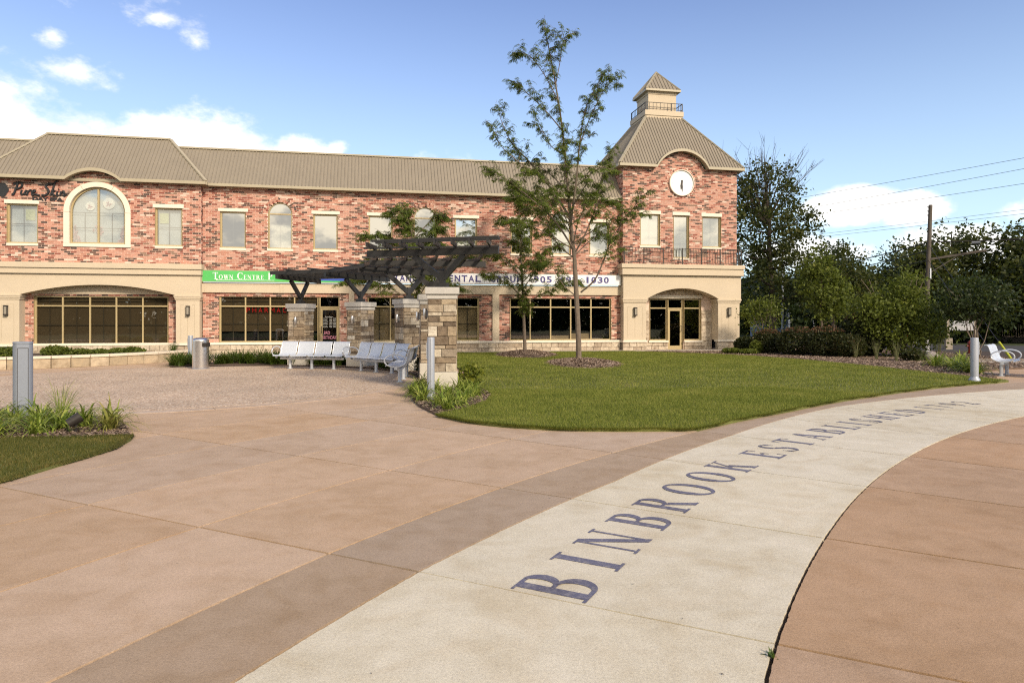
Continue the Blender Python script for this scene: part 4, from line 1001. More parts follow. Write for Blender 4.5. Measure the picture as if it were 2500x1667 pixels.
# spa lettering in script strokes
sp = btop('wall_sign', 'black script lettering of the day spa beside the arched window', 'sign', -14.85, -.31, 6.68)
def script(paths, ox, sc, r=.03):
    m = MB()
    for p in paths: m.tube([(ox+x*sc+.22*y*sc, -.03, .10+y*sc) for x, y, _ in [tuple(q) for q in smoothline([(a, b, 0) for a, b in p], 6)]], r, 6)
    m.build('letter', M_CHAR, sp)
S = .36
script([[(.05, 1.25), (.3, 1.3), (.25, .6), (.15, .0), (0, .05)], [(-.1, 1.2), (.3, 1.38), (.75, 1.3), (.8, .95), (.5, .68), (.2, .7)]], .0, S, .046)
script([[(0, .55), (-.02, .15), (.15, 0), (.35, .2), (.42, .55), (.38, .15), (.5, 0)]], .33, S, .038)
script([[(0, .5), (.05, .1), (.02, .0), (.1, .4), (.3, .55), (.35, .45)]], .55, S, .038)
script([[(0, .25), (.25, .35), (.28, .52), (.1, .52), (0, .2), (.15, .0), (.4, .08), (.7, .0), (.9, -.05)]], .72, S, .038)
script([[(.75, 1.3), (.3, 1.35), (.05, 1.05), (.3, .75), (.5, .4), (.25, .0), (-.15, .02)]], 1.16, S, .046)
script([[(.4, 1.75), (.15, 1.5), (.1, .8), (0, .0)], [(.05, .35), (.35, .6)], [(.12, .35), (.35, .02), (.5, .05)]], 1.44, S, .04)
script([[(.0, .5), (0, .1), (.12, .0), (.2, .1)], [(.05, .75), (.08, .78)]], 1.67, S, .038)
script([[(0, .0), (.03, .5), (.05, .3), (.25, .55), (.35, .4), (.35, .1), (.5, .0), (.65, .2)]], 1.80, S, .038)
put_text('DAY SPA', .76, 1.90, -.13, .02, -.014, M_CHAR, sp, ext=.014, bold=.045)
m = MB()
for k in range(6):
    t = 2*pi*k/6; m.v += [(0, 0, 0)]*0; c0 = Vector((-.42+.14*cos(t), -.012-.002*k, .28+.15*sin(t))); n0 = len(m.v)
    for q in range(14): m.v.append((c0.x+.16*cos(2*pi*q/14), c0.y, c0.z+.16*sin(2*pi*q/14)))
    m.f.append(tuple(range(n0, n0+14)))
m.build('flower_emblem', M_CHAR, sp, fix=False)
ns = btop('neon_sign', 'red illuminated pharmacy lettering hung inside the shop window', 'neon sign', -5.72, .13, 1.83)
M_NEON = emit('red_neon', (1.0, .03, .03), .8)
m = MB(); m.box(-.03, 2.1, .02, .03, -.02, .31); m.build('backing', M_IRON, ns)
for i, c in enumerate('PHARMACY'): put_text(c, .03+i*.26, .03+i*.26+.15, .05, .25, .0, M_NEON, ns, ext=.002, bold=-.018, name='letter')
nt_ = btop('paper_notice', 'small white paper notice taped inside the pharmacy window', 'notice', -3.95, .115, 1.25)
m = MB(); m.box(0, .18, 0, .004, 0, .25); m.build('sheet', M_PALE, nt_); m = MB(); m.box(.02, .16, -.002, 0, .12, .22); m.build('picture', M_BARKD, nt_)

# ------------------------------------------------------------------ ground, plaza, lawns, beds
def sheet(name, pts, z, mat, parent=None, kind='structure', skirt=.03):
    m = MB(); n = len(pts)
    m.v = [(x, y, z) for x, y in pts]+[(x, y, z-skirt) for x, y in pts]; m.f = [tuple(range(n))]+[(i, i+n, (i+1) % n+n, (i+1) % n) for i in range(n)]
    me = m.mesh(name, mat); bm = bmesh.new(); bm.from_mesh(me)
    bmesh.ops.triangulate(bm, faces=[f for f in bm.faces if len(f.verts) > 4]); bmesh.ops.recalc_face_normals(bm, faces=bm.faces[:])
    if sum(f.normal.z*f.calc_area() for f in bm.faces) < 0: bmesh.ops.reverse_faces(bm, faces=bm.faces[:])
    bm.to_mesh(me); bm.free(); o = link(name, me, parent)
    if kind and not parent: o['kind'] = kind
    return o
sheet('ground', [(-900, -900), (900, -900), (900, 900), (-900, 900)], -.06, M_GROUND, skirt=.01)
PO = Vector((20.5, -6.4))
TIN = ([110, 125, 138, 147, 153, 170], [21.36, 21.36, 21.40, 21.47, 21.54, 21.62]); TOUT = ([110, 115, 128, 138, 146, 153, 170], [23.66, 23.70, 23.82, 23.55, 23.50, 23.66, 23.75]); TBAND = ([110, 112, 122, 131, 138, 147, 153, 170], [24.8, 24.75, 24.25, 24.0, 24.06, 24.27, 24.40, 24.5])
EDGE = {21.45: TIN, 23.62: TOUT, 24.3: TBAND}
def rr_(r, a):
    """the hand-formed edges wander a few centimetres off the true arc"""
    return float(np.interp(a, *EDGE[r])) if r in EDGE else r
def pol(r, a): return (PO.x+r*cos(radians(a)), PO.y+r*sin(radians(a)))
LAWN = [(-2.02, 16.6), (-1.3, 16.2), (-.62, 15.2), (-.42, 14.0), (-.50, 12.9), (-.80, 11.9), (-1.22, 11.15)]
lawn_front = [(p.x, p.y) for p in smoothline([(-1.22, 11.15, 0), (-.5, 10.30, 0), (.15, 9.93, 0), (.77, 9.74, 0), (1.5, 9.67, 0), (2.45, 9.70, 0)], 5)]
lawn_arc = [pol(rr_(24.3, a)+.004, a) for a in np.arange(137.6, 109.3, -1.2)]
lawn_right = [(12.55, 17.25), (12.45, 18.0), (12.15, 19.5), (11.85, 22.3), (11.2, 25.6), (10.2, 28.2), (9.0, 30.0)]
b0 = bw(11.8, -1.25); b1 = bw(4.2, -1.25); b2 = bw(2.2, -.16); b3 = bw(-2.0, -.16)
LAWN = LAWN[:-1]+lawn_front+lawn_arc+lawn_right+[(b0.x, b0.y), (b1.x, b1.y), (b2.x, b2.y), (b3.x, b3.y), (-2.3, 26), (-1.9, 22.5), (-1.2, 19.5), (-1.35, 17.5)]
lawn = sheet('lawn', LAWN, .045, M_LAWN, skirt=.08)
# slabs: rings round a centre to the right of the walk, cut by radial joints
plaza = tag(link('plaza_pavement', None), None, None, None, 'structure')
JA = [153.05-5.05*k for k in range(-4, 15)]
def slab(r0, r1, a0, a1, mat, parent, name='slab', g=.006, z=0.0):
    near = pol(r1, (a0+a1)/2)[1] < 10; n = 60 if near else max(3, int(abs(a1-a0)/1.0)); d0 = math.degrees(g/r0); d1 = math.degrees(g/r1); wob = random.Random(int(r0*100+a0*10))
    lo = [pol(rr_(r0, a0-d0+(a1-a0+2*d0)*i/n)+g, a0-d0+(a1-a0+2*d0)*i/n) for i in range(n+1)]; hi = [pol(rr_(r1, a0-d1+(a1-a0+2*d1)*i/n)-g, a0-d1+(a1-a0+2*d1)*i/n) for i in range(n+1)]
    if near:
        lo = [(x+wob.gauss(0, .0016), y+wob.gauss(0, .0016)) for x, y in lo]; hi = [(x+wob.gauss(0, .0016), y+wob.gauss(0, .0016)) for x, y in hi]
    m = MB(); N = n+1
    m.v = [(x, y, z) for x, y in lo]+[(x, y, z) for x, y in hi]+[(x, y, z-.035) for x, y in lo]+[(x, y, z-.035) for x, y in hi]
    for i in range(n):
        m.f.append((i, N+i, N+i+1, i+1)); m.f.append((2*N+i, i, i+1, 2*N+i+1)); m.f.append((N+i, 3*N+i, 3*N+i+1, N+i+1))
    m.f.append((0, 2*N, 3*N, N)); m.f.append((n, N+n, 3*N+n, 2*N+n))
    return m.build(name, mat, parent)
sheet('joint_bed', [pol(r, a) for r, a in [(6, 170), (6, 80)]]+[pol(50, a) for a in range(80, 171, 6)], -.03, M_SOIL, skirt=.005)
lawn_np = LAWN
def wanted(r0, r1, a0, a1):
    cs = [pol(r, a) for r in (r0, (r0+r1)/2, r1) for a in (a0, (a0+a1)/2, a1)]
    if all(y < 1.5 or abs(x) > .80*y+1 for x, y in cs): return False
    if all(inpoly(np.array(cs), lawn_np)): return False
    if all(-sin(A)*x+cos(A)*y > 32.1 for x, y in cs): return False
    if all((x+8.4)**2+(y-17.1)**2 < 5.4**2 for x, y in cs): return False
    if min(x for x, y in cs) > 16.5: return False
    return True
walk = tag(link('inscribed_walk', None), None, None, None, 'structure')
for a0, a1 in zip(JA[:-1], JA[1:]):
    if wanted(12, 21.45, a0, a1): slab(13.0, 21.45, a0, a1, M_BROWN, plaza, g=.011)
    if wanted(21.45, 23.62, a0, a1): slab(21.45, 23.62, a0, a1, M_CREAM, walk, g=.009)
    if wanted(23.62, 24.3, a0, a1): slab(23.62, 24.3, a0, a1, M_MAUVE, plaza, g=.010)
    r = 24.3
    while r < 48:
        r1 = r+1.4
        if wanted(r, r1, a0, a1): slab(r, r1, a0, a1, M_PEACH, plaza, g=.011)
        r = r1
# inscription: each letter its own inlay, set along the arc
def inscribe(word, aS, aE):
    ws = [glyph(c)[1] for c in word]; Hh = .475; rb_ = float(np.interp(aS, [125, 141, 153], [22.50, 22.49, 22.545]))
    tot = radians(aS-aE)*(rb_+.25); gap = (tot-sum(ws)*Hh*1.0)/(max(1, len(word)-1)); x = 0
    for c, w in zip(word, ws):
        x0 = x
        def f(u, v, l): r = rb_+v*Hh; a = aS-math.degrees((x0+u*Hh)/(rb_+.25)); q = pol(r, a); return (q[0], q[1], .0022+l*.5)
        mm, _ = glyph_mb(c, f, dz=.0003); 
        mm.build('letter', M_SAND, walk, fix=False); x += w*Hh*1.0+gap
inscribe('BINBROOK', 153.0, 142.2); inscribe('ESTABLISHED', 140.9, 126.3); inscribe('1792', 125.3, 121.2)
# the round plaza of exposed aggregate with its smooth border
CC = Vector((-8.4, 17.1))
def circ(r, a): return (CC.x+r*cos(radians(a)), CC.y+r*sin(radians(a)))
def ringsheet(name, r0, r1, a0, a1, z, mat, n=48, kind='structure', thick=.03):
    m = MB(); lo = [circ(r0, a0+(a1-a0)*i/n) for i in range(n+1)]; hi = [circ(r1, a0+(a1-a0)*i/n) for i in range(n+1)]; N = n+1
    m.v = [(x, y, z) for x, y in lo]+[(x, y, z) for x, y in hi]+[(x, y, z-thick) for x, y in hi]
    for i in range(n): m.f.append((i, N+i, N+i+1, i+1)); m.f.append((N+i, 2*N+i, 2*N+i+1, N+i+1))
    o = m.build(name, mat); o['kind'] = kind; return o
sheet('aggregate_paving', [circ(5.62, a) for a in range(0, 360, 4)], .010, M_AGG, skirt=.02)
brd = tag(link('plaza_border', None), None, None, None, 'structure')
for k in range(12):
    a0, a1 = -118+k*30, -118+(k+1)*30; g = .06; n = 8; lo = [circ(5.625, a0+g+(a1-a0-2*g)*i/n) for i in range(n+1)]; hi = [circ(5.99, a0+g+(a1-a0-2*g)*i/n) for i in range(n+1)]; N = n+1
    m = MB(); m.v = [(x, y, .006) for x, y in lo]+[(x, y, .006) for x, y in hi]+[(x, y, -.02) for x, y in hi]
    for i in range(n): m.f.append((i, N+i, N+i+1, i+1)); m.f.append((N+i, 2*N+i, 2*N+i+1, N+i+1))
    m.build('slab', M_BORDER, brd)
# footway in front of the tower, laid as flags
fw = tag(link('footway', None, None, BORG, (0, 0, A)), None, None, None, 'structure')
for k in range(15):
    m = MB(); m.box(3.4+k*1.2+.005, 3.4+(k+1)*1.2-.005, -1.35, -.02, -.05, .052); m.build('flag', M_WALK, fw)
for k in range(8):
    m = MB(); m.box(-8.4+k*1.2+.005, -8.4+(k+1)*1.2-.005, -3.2, -.02, -.05, .02); m.build('flag', M_WALK, fw)
# planting beds
ringsheet('planting_bed', 6.0, 7.2, -6, 62, .030, M_MULCHB); ringsheet('planting_bed', 6.0, 8.1, 62, 118, .031, M_MULCHB)
MIDBED = [(-2.25, 16.75), (-2.32, 15.6), (-2.16, 14.5), (-1.93, 13.3), (-1.68, 12.36), (-1.22, 11.2), (-.80, 11.95), (-.50, 12.9), (-.42, 14.0), (-.62, 15.2), (-1.0, 16.2), (-1.3, 17.4)]
sheet('planting_bed', MIDBED, .040, M_MULCHB)
LEFTBED = [(-9.6, 11.2), (-7.2, 11.3), (-6.25, 10.85), (-5.65, 10.0), (-5.2, 9.3), (-5.55, 9.05), (-7.2, 8.95), (-9.6, 8.9)]
LEFTLAWN = [(-9.6, 9.0), (-7.2, 9.05), (-5.55, 9.13), (-5.1, 9.2)]+[(p.x, p.y) for p in smoothline([(-4.98, 8.9, 0), (-4.86, 8.2, 0), (-4.90, 7.4, 0), (-4.93, 6.9, 0), (-5.0, 6.4, 0)], 4)]+[(-5.3, 5.9), (-9.6, 5.6)]
sheet('planting_bed', LEFTBED, .030, M_MULCHB); sheet('lawn', LEFTLAWN, .030, M_LAWN, skirt=.06)
RBED = [(9.0, 30.05), (10.2, 28.25), (11.2, 25.65), (11.85, 22.35), (12.15, 19.55), (12.5, 17.9), (13.0, 18.3), (13.25, 19.4), (14.0, 20.4), (15.6, 21.5), (18.5, 22.6), (19.5, 25), (20, 32), (17, 38), (11.5, 37), (10.5, 33)]
p0 = bw(12.6, -1.2); RBED = [(p0.x, p0.y)]+RBED
sheet('planting_bed', RBED, .05, M_MULCHB, skirt=.1)
sheet('sidewalk', [(15.0, 24.6), (60, 15), (60, 17.6), (15.2, 27.2)], .055, M_WALK)
sheet('road', [(10, 43), (24, 33.6), (90, 18), (90, 27), (30, 41), (14, 52)], -.02, M_ASPHALT)
def chips(name, poly, n, z, smin=.02, smax=.06, dens=None):
    P = np.array(poly); lo = P.min(0); hi = P.max(0); pts = RNG.uniform(lo, hi, (n, 2)); pts = pts[inpoly(pts, poly)]
    k = len(pts); an = RNG.uniform(0, 2*pi, k); L_ = RNG.uniform(smin, smax, k); w = L_*RNG.uniform(.25, .5, k); tilt = RNG.uniform(-.5, .5, k)
    d = np.stack([np.cos(an), np.sin(an), tilt], 1)*L_[:, None]/2; q = np.stack([-np.sin(an), np.cos(an), RNG.uniform(-.4, .4, k)], 1)*w[:, None]/2
    zc = z(pts) if callable(z) else np.full(k, z); c = np.column_stack([pts, zc+RNG.uniform(.0, .012, k)])
    V = np.stack([c-d-q, c+d-q, c+d+q, c-d+q], 1); return quads(name, V, M_CHIP, kind='stuff')
chips('mulch_chips', RBED, 42000, .055, .03, .09); chips('mulch_chips', MIDBED, 7000, .045); chips('mulch_chips', LEFTBED, 8000, .035)
chips('mulch_chips', [circ(7.2, a) for a in range(-6, 64, 6)]+[circ(6.02, a) for a in range(60, -8, -6)], 12000, .034)
# specks of litter blown over the paving
dP = RNG.uniform([-6, 3], [10, 16], (170, 2)); dP = dP[~inpoly(dP, LAWN)]; dP = dP[((dP[:, 0]+8.4)**2+(dP[:, 1]-17.1)**2) > 36]
k = len(dP); an = RNG.uniform(0, 2*pi, k); L_ = RNG.uniform(.005, .015, k); d = np.stack([np.cos(an), np.sin(an), RNG.uniform(-.2, .2, k)], 1)*L_[:, None]/2; q = np.stack([-np.sin(an), np.cos(an), np.zeros(k)], 1)*(L_*.4)[:, None]/2; c = np.column_stack([dP, np.full(k, .006)])
quads('litter_specks', np.stack([c-d-q, c+d-q, c+d+q, c-d+q], 1), M_SOIL, kind='stuff')
# mulch mounds round the two lawn trees
def mound(cx, cy, rx, ry, h, label):
    m = MB(); n, R = 40, 8; rr = random.Random(int(cx*100))
    ph = [rr.uniform(0, 6.28) for _ in range(3)]
    def rad(t): return 1+.06*sin(3*t+ph[0])+.05*sin(5*t+ph[1])
    m.v.append((0, 0, h))
    for i in range(1, R+1):
        for k in range(n): t = 2*pi*k/n; f = i/R*rad(t); m.v.append((rx*f*cos(t), ry*f*sin(t), h*(1-(i/R)**1.6)))
    for k in range(n): m.f.append((0, 1+k, 1+(k+1) % n))
    for i in range(R-1):
        for k in range(n): a = 1+i*n+k; b = 1+i*n+(k+1) % n; m.f.append((a, a+n, b+n, b))
    o = m.build('mulch_mound', M_MULCHB, None, True, (cx, cy, .043)); tag(o, label, 'mulch mound', 'mulch mounds round the lawn trees')
    k = 9000; t = RNG.uniform(0, 2*pi, k); f = np.sqrt(RNG.uniform(0, 1.08, k)); x = rx*f*np.cos(t); y = ry*f*np.sin(t); z = h*np.clip(1-f**1.6, 0, 1)
    an = RNG.uniform(0, 2*pi, k); L_ = RNG.uniform(.035, .10, k); d = np.stack([np.cos(an), np.sin(an), RNG.uniform(-.4, .4, k)], 1)*L_[:, None]/2; q = np.stack([-np.sin(an), np.cos(an), RNG.uniform(-.4, .4, k)], 1)*(L_*.35)[:, None]/2
    c = np.column_stack([x, y, z+.012]); quads('mulch_chips', np.stack([c-d-q, c+d-q, c+d+q, c-d+q], 1), M_CHIP, o, 'stuff')
mound(2.50, 24.0, 1.30, 2.6, .16, 'wood chip mound round the taller lawn tree'); mound(.62, 29.6, 1.35, 2.6, .20, 'wood chip mound round the smaller lawn tree near the building')
# grass blades
def blades(name, poly, n, z, h0, h1, w, mat, far=0, avoid=()):
    P = np.array(poly); lo = P.min(0); hi = P.max(0); pts = RNG.uniform(lo, hi, (n, 2)); pts = pts[inpoly(pts, poly)]
    for cx, cy, rx, ry in avoid: pts = pts[((pts[:, 0]-cx)/rx)**2+((pts[:, 1]-cy)/ry)**2 > 1]
    k = len(pts); an = RNG.uniform(0, 2*pi, k); h = RNG.uniform(h0, h1, k); ww = w*(1+far*np.clip(pts[:, 1]-10, 0, 30)); le = RNG.uniform(.1, .8, k)*h; la = RNG.uniform(0, 2*pi, k)
    c = np.column_stack([pts, np.full(k, z)]); q = np.stack([np.cos(an), np.sin(an), np.zeros(k)], 1)*(ww/2)[:, None]
    tip = c+np.stack([np.cos(la)*le, np.sin(la)*le, h], 1)
    return quads(name, np.stack([c-q, c+q, tip], 1), mat, kind='stuff')
LA = [(2.5, 24.0, 1.22, 2.5), (.62, 29.6, 1.25, 2.5)]
blades('grass', LAWN, 420000, .043, .025, .055, .010, M_BLADE, .05, LA)
near = [p for p in LAWN if True]
blades('grass', [(x, y) for x, y in LAWN[:6]]+lawn_front+lawn_arc[:14]+[(6, 15.5), (2, 15), (-.3, 15)], 160000, .043, .03, .06, .008, M_BLADE)
def fringe(name, line, n, z, mat):
    P = np.array(line); seg = np.linalg.norm(np.diff(P, axis=0), axis=1); cum = np.r_[0, np.cumsum(seg)]; t = RNG.uniform(0, cum[-1], n); i = np.clip(np.searchsorted(cum, t)-1, 0, len(seg)-1); f = (t-cum[i])/seg[i]
    p = P[i]*(1-f)[:, None]+P[i+1]*f[:, None]; d = (P[i+1]-P[i])/seg[i][:, None]; nn = np.stack([d[:, 1], -d[:, 0]], 1)
    rag = .018*np.sin(t*3.1)+.014*np.sin(t*7.7+1)+RNG.normal(0, .014, n); p = p+nn*rag[:, None]; le = RNG.uniform(.005, .05, n); h = RNG.uniform(.015, .05, n)
    c = np.column_stack([p, np.full(n, z)]); q = np.column_stack([d*.005, np.zeros(n)]); tip = c+np.column_stack([nn*le[:, None]+RNG.normal(0, .012, (n, 2)), h])
    return quads(name, np.stack([c-q, c+q, tip], 1), mat, kind='stuff')
fringe('grass', lawn_front+lawn_arc, 26000, .03, M_BLADE)
fringe('grass', [(-5.55, 9.13), (-5.1, 9.2)]+LEFTLAWN[4:], 9000, .02, M_BLADEL)
blades('grass', LEFTLAWN, 90000, .028, .02, .05, .007, M_BLADEL)

# ------------------------------------------------------------------ planter wall on the left
M_WALLB = stonemat('planter_block', [(0, (.36, .29, .20)), (.6, (.47, .38, .27)), (1, (.60, .52, .40))], 3)
pw = thing('planter_wall', 'low pale stone planter wall with smooth coping below the spa windows', 'planter wall')
path = smoothline([(-22, 18.6, 0), (-18.4, 20.35, 0), (-15.9, 21.5, 0), (-14.2, 22.9, 0), (-13.0, 24.9, 0), (-12.4, 26.6, 0)], 4)
rp = random.Random(4)
for a, b in zip(path[:-1], path[1:]):
    d = (b-a).normalized()
    m = MB(); m.beam(a+d*.004+Vector((0, 0, .155)), b-d*.004+Vector((0, 0, .155)), .28, .31); m.build('block', M_WALLB, pw, bev=.008)
    m = MB(); m.beam(a+d*.003+Vector((0, 0, .355)), b-d*.003+Vector((0, 0, .355)), .36, .085); m.build('coping', M_CAPL, pw, bev=.008)
inner = [(p.x-.12, p.y+.2) for p in path]
sheet('planting_bed', inner+[(-12.8, 28.4), (-21, 26.6)], .24, M_SOIL, skirt=.2)

# ------------------------------------------------------------------ stone pillars of the pergola
PIL = [(-1.56, 15.3, 2.29, -16, 'nearest stone pergola pillar behind the slim grey bollard'), (-2.15, 18.3, 2.24, 10, 'stone pergola pillar half hidden behind the nearest pillar'),
       (-3.15, 20.8, 2.19, 36, 'stone pergola pillar behind the end-on silver bench'), (-5.06, 22.8, 2.15, 60, 'stone pergola pillar between the two facing silver benches'), (-7.27, 23.5, 2.11, 80, 'far stone pergola pillar standing in front of the pharmacy window')]
def stone_pillar(x, y, H, deg, label, seed):
    p = thing('stone_pillar', label, 'pillar', (x, y, 0), radians(deg if deg > 0 else 5), 'stone pillars carrying the pergola')
    rr = random.Random(seed); w = .30
    m = MB(); m.box(-w+.015, w-.015, -w+.015, w-.015, .42, H-.26); m.build('core', M_CORE, p)
    m = MB(); m.box(-w-.035, w+.035, -w-.035, w+.035, -.05, .43); m.build('plinth', M_PLINTH, p, bev=.012)
    m = MB(); m.box(-w-.035, w+.035, -w-.035, w+.035, H-.26, H-.155); m.build('cap', M_CAP, p, bev=.008); m = MB(); m.box(-w-.075, w+.075, -w-.075, w+.075, H-.155, H); m.build('cap', M_CAP, p, bev=.01)
    for side in range(4):
        an = side*pi/2
        z = .43; rows = []
        while z < H-.265:
            h = rr.choice((.08, .10, .13, .17, .19, .22)); h = min(h, H-.262-z)
            if H-.262-z-h < .06: h = H-.262-z
            rows.append(h); z += h
        def xf(u, zz, an=an): return (u*cos(an)+(w-.01)*sin(an), u*sin(an)-(w-.01)*cos(an), zz), an
        e_ = w+.012 if side % 2 == 0 else w-.012
        stones(p, ST_PIL, -e_, e_, .43, rows, .16, .50, .045, xf, rr)
    l = MB(); an = pi; l.box(-w-.05, -w-.01, -.03, .03, H-.66, H-.50); l.build('lamp_bracket', M_GREYP, p)
    l = MB(); l.lathe([(.035, H-.70), (.04, H-.69), (.04, H-.47), (.035, H-.46)], 12, (-w-.085, 0)); l.build('lamp', M_STEEL, p, True)
    return p
for i, (x, y, H, dg, lb) in enumerate(PIL): stone_pillar(x, y, H, dg, lb, 30+i)

# ------------------------------------------------------------------ pergola
pg = thing('pergola', 'black steel pergola of radiating beams curving over the stone pillars', 'pergola', (-4, 20, 0))
OFF = Vector((-4, 20, 0))
ends = []
for i, (x, y, H, dg, lb) in enumerate(PIL):
    d = Vector((cos(radians(dg)), sin(radians(dg)), 0)); P = Vector((x, y, 0))-OFF
    zb = (3.02, 3.0, 2.95, 2.90, 2.88)[i]; inn, ou = (1.85, 1.32) if i == 0 else (1.62, 1.45)
    a = P-d*inn+Vector((0, 0, zb+.075)); b = P+d*ou+Vector((0, 0, zb+.075))
    m = MB(); m.beam(a, b, .10, .15)
    m.beam(a+Vector((0, 0, -.07))+d*.0, b+Vector((0, 0, -.07)), .104, .012); m.beam(a+Vector((0, 0, .07)), b+Vector((0, 0, .07)), .104, .012)
    m.build('beam', M_BLACK, pg, fix=False)
    m = MB(); m.box(-.17, .17, -.12, .12, 0, .025); m.box(-.13, .13, -.09, .09, .025, .11); m.box(-.055, .055, -.055, .055, .11, .36)
    o = m.build('post', M_BLACK, pg, loc=P+Vector((0, 0, H))); o.rotation_euler = (0, 0, radians(dg))
    for sg in (-1, 1):
        m = MB(); m.beam(P+Vector((0, 0, H+.22))+d*sg*.03, P+d*sg*(.70 if sg < 0 else .52)+Vector((0, 0, zb-.004)), .09, .125); m.build('brace', M_BLACK, pg)
    ends.append((a, b, d, zb))
for i in range(len(ends)-1):
    a0, b0_, d0, z0_ = ends[i]; a1, b1_, d1, z1_ = ends[i+1]
    lift = Vector((0, 0, .075+.06))
    for k in range(8):
        t = .06+.88*k/7
        p = a0.lerp(b0_, t)+lift; q = a1.lerp(b1_, t)+lift; u = (q-p).normalized(); ex = .30 if i == 0 else .02
        m = MB(); m.beam(p, q-u*.03 if i < 3 else q+u*.35, .045, .12); m.build('rafter', M_BLACK, pg, fix=False)
    for k in range(2):
        f = (k+.6)/2
        p = a0.lerp(a1, f)+Vector((0, 0, .075+.135)); q = b0_.lerp(b1_, f)+Vector((0, 0, .075+.135)); u = (q-p).normalized()
        m = MB(); m.beam(p-u*.12, q+u*.12, .05, .045); m.build('batten', M_BLACK, pg, fix=False)

tg = Vector((-.05, -1, 0)); a0, b0_, d0, z0_ = ends[0]
for k in range(8):
    p = a0.lerp(b0_, .06+.88*k/7)+Vector((0, 0, .136)); m = MB(); m.beam(p+tg*.03, p+tg*.78, .045, .10); m.build('rafter', M_BLACK, pg, fix=False)
for f in (.36, .72):
    m = MB(); m.beam(a0+tg*f+d0*.30+Vector((0, 0, .21)), b0_+tg*f+d0*.05+Vector((0, 0, .21)), .05, .045); m.build('batten', M_BLACK, pg, fix=False)

# ------------------------------------------------------------------ benches
def make_bench(label, loc, rz, nseat=4):
    b = thing('metal_bench', label, 'bench', loc, rz, 'silver perforated metal benches on the plaza')
    pr = [(-.30, .415), (-.285, .437), (-.25, .447), (-.10, .432), (.05, .425), (.13, .440), (.175, .49), (.215, .60), (.25, .72), (.275, .80), (.305, .845), (.345, .862), (.375, .852)]
    pr = [(p.x, p.y) for p in smoothline([(y, z, 0) for y, z in pr], 3)]
    W_ = .535
    for i in range(nseat):
        x0 = (i-nseat/2)*.60+.02; x1 = x0+W_; m = MB()
        for (y0_, z0_), (y1_, z1_) in zip(pr[:-1], pr[1:]):
            dy, dz = y1_-y0_, z1_-z0_; L_ = sqrt(dy*dy+dz*dz); ny, nz = dz/L_*.012, -dy/L_*.012
            m.poly([(x0, y0_, z0_), (x1, y0_, z0_), (x1, y1_, z1_), (x0, y1_, z1_)]); m.poly([(x0, y0_+ny, z0_+nz), (x0, y1_+ny, z1_+nz), (x1, y1_+ny, z1_+nz), (x1, y0_+ny, z0_+nz)])
            for x in (x0, x1): m.poly([(x, y0_, z0_), (x, y1_, z1_), (x, y1_+ny, z1_+nz), (x, y0_+ny, z0_+nz)])
        m.build('seat_shell', M_SEAT, b, fix=False)
        rims = MB()
        for x in (x0, x1): rims.tube([(x, y_, z_) for y_, z_ in pr[::3]], .011, 6)
        rims.build('seat_rim', M_SILVER, b, True)
    L2 = nseat*.30
    m = MB(); m.tube([(-L2+.12, .0, .335), (L2-.12, .0, .335)], .045, 12); m.build('beam', M_SILVER, b, True)
    m = MB()
    for i in range(nseat): x = (i-nseat/2)*.6+.3; m.box(x-.05, x+.05, -.12, .12, .375, .42)
    m.build('seat_bracket', M_SILVER, b)
    for x in ([-.75, 0, .75] if nseat == 4 else [-.45, .45]):
        m = MB(); m.lathe([(.085, 0), (.085, .012), (.045, .014), (.043, .30)], 14, (x, 0)); m.build('leg', M_SILVER, b, True)
    for x in (-L2+.0, L2-.0):
        m = MB(); m.tube([(x, -.05+.27*cos(2*pi*k/28), .555+.155*sin(2*pi*k/28)) for k in range(29)], .017, 8, cap=False); m.box(x-.014, x+.014, -.08, -.0, .33, .415); m.build('armrest', M_SILVER, b, True)
    return b
def seatmat():
    m, nt, out = nodes_of('perforated_seat'); L = nt.links
    p = newn(nt, 'ShaderNodeBsdfPrincipled'); p.inputs['Metallic'].default_value = .25; p.inputs['Roughness'].default_value = .38
    tc = newn(nt, 'ShaderNodeTexCoord'); sp_ = newn(nt, 'ShaderNodeSeparateXYZ'); L.new(tc.outputs['Object'], sp_.inputs[0])
    def per(a, s): return math_n(nt, 'ABSOLUTE', math_n(nt, 'SUBTRACT', math_n(nt, 'FRACT', math_n(nt, 'MULTIPLY', a, s)), .5))
    yz = math_n(nt, 'ADD', sp_.outputs[1], sp_.outputs[2])
    r2 = math_n(nt, 'ADD', math_n(nt, 'POWER', per(sp_.outputs[0], 50), 2), math_n(nt, 'POWER', per(yz, 34), 2))
    hole = math_n(nt, 'LESS_THAN', r2, .07)
    c = mixc(nt, hole, (.64, .68, .75), (.34, .365, .41)); L.new(c, p.inputs['Base Color']); L.new(p.outputs[0], out.inputs[0]); return m
M_SEAT = seatmat()
def face(fx, fy): return atan2(fy, fx)+pi/2
make_bench('silver perforated bench facing the plaza in front of the far pillar', (-6.34, 21.62, .012), face(-.20, -.98))
make_bench('silver perforated bench angled between the far bench and the end-on bench', (-4.05, 20.35, .012), face(-.67, -.74))
make_bench('silver bench seen end-on beside the nearest stone pillar', (-2.86, 17.95, .012), face(-1, -.04))
make_bench('silver bench turned away behind the right hand bollard', (13.95, 19.35, 0), face(.72, -.69), 2)
make_bench('silver bench cut by the right edge of the picture', (14.72, 18.55, 0), face(.72, -.69), 2)

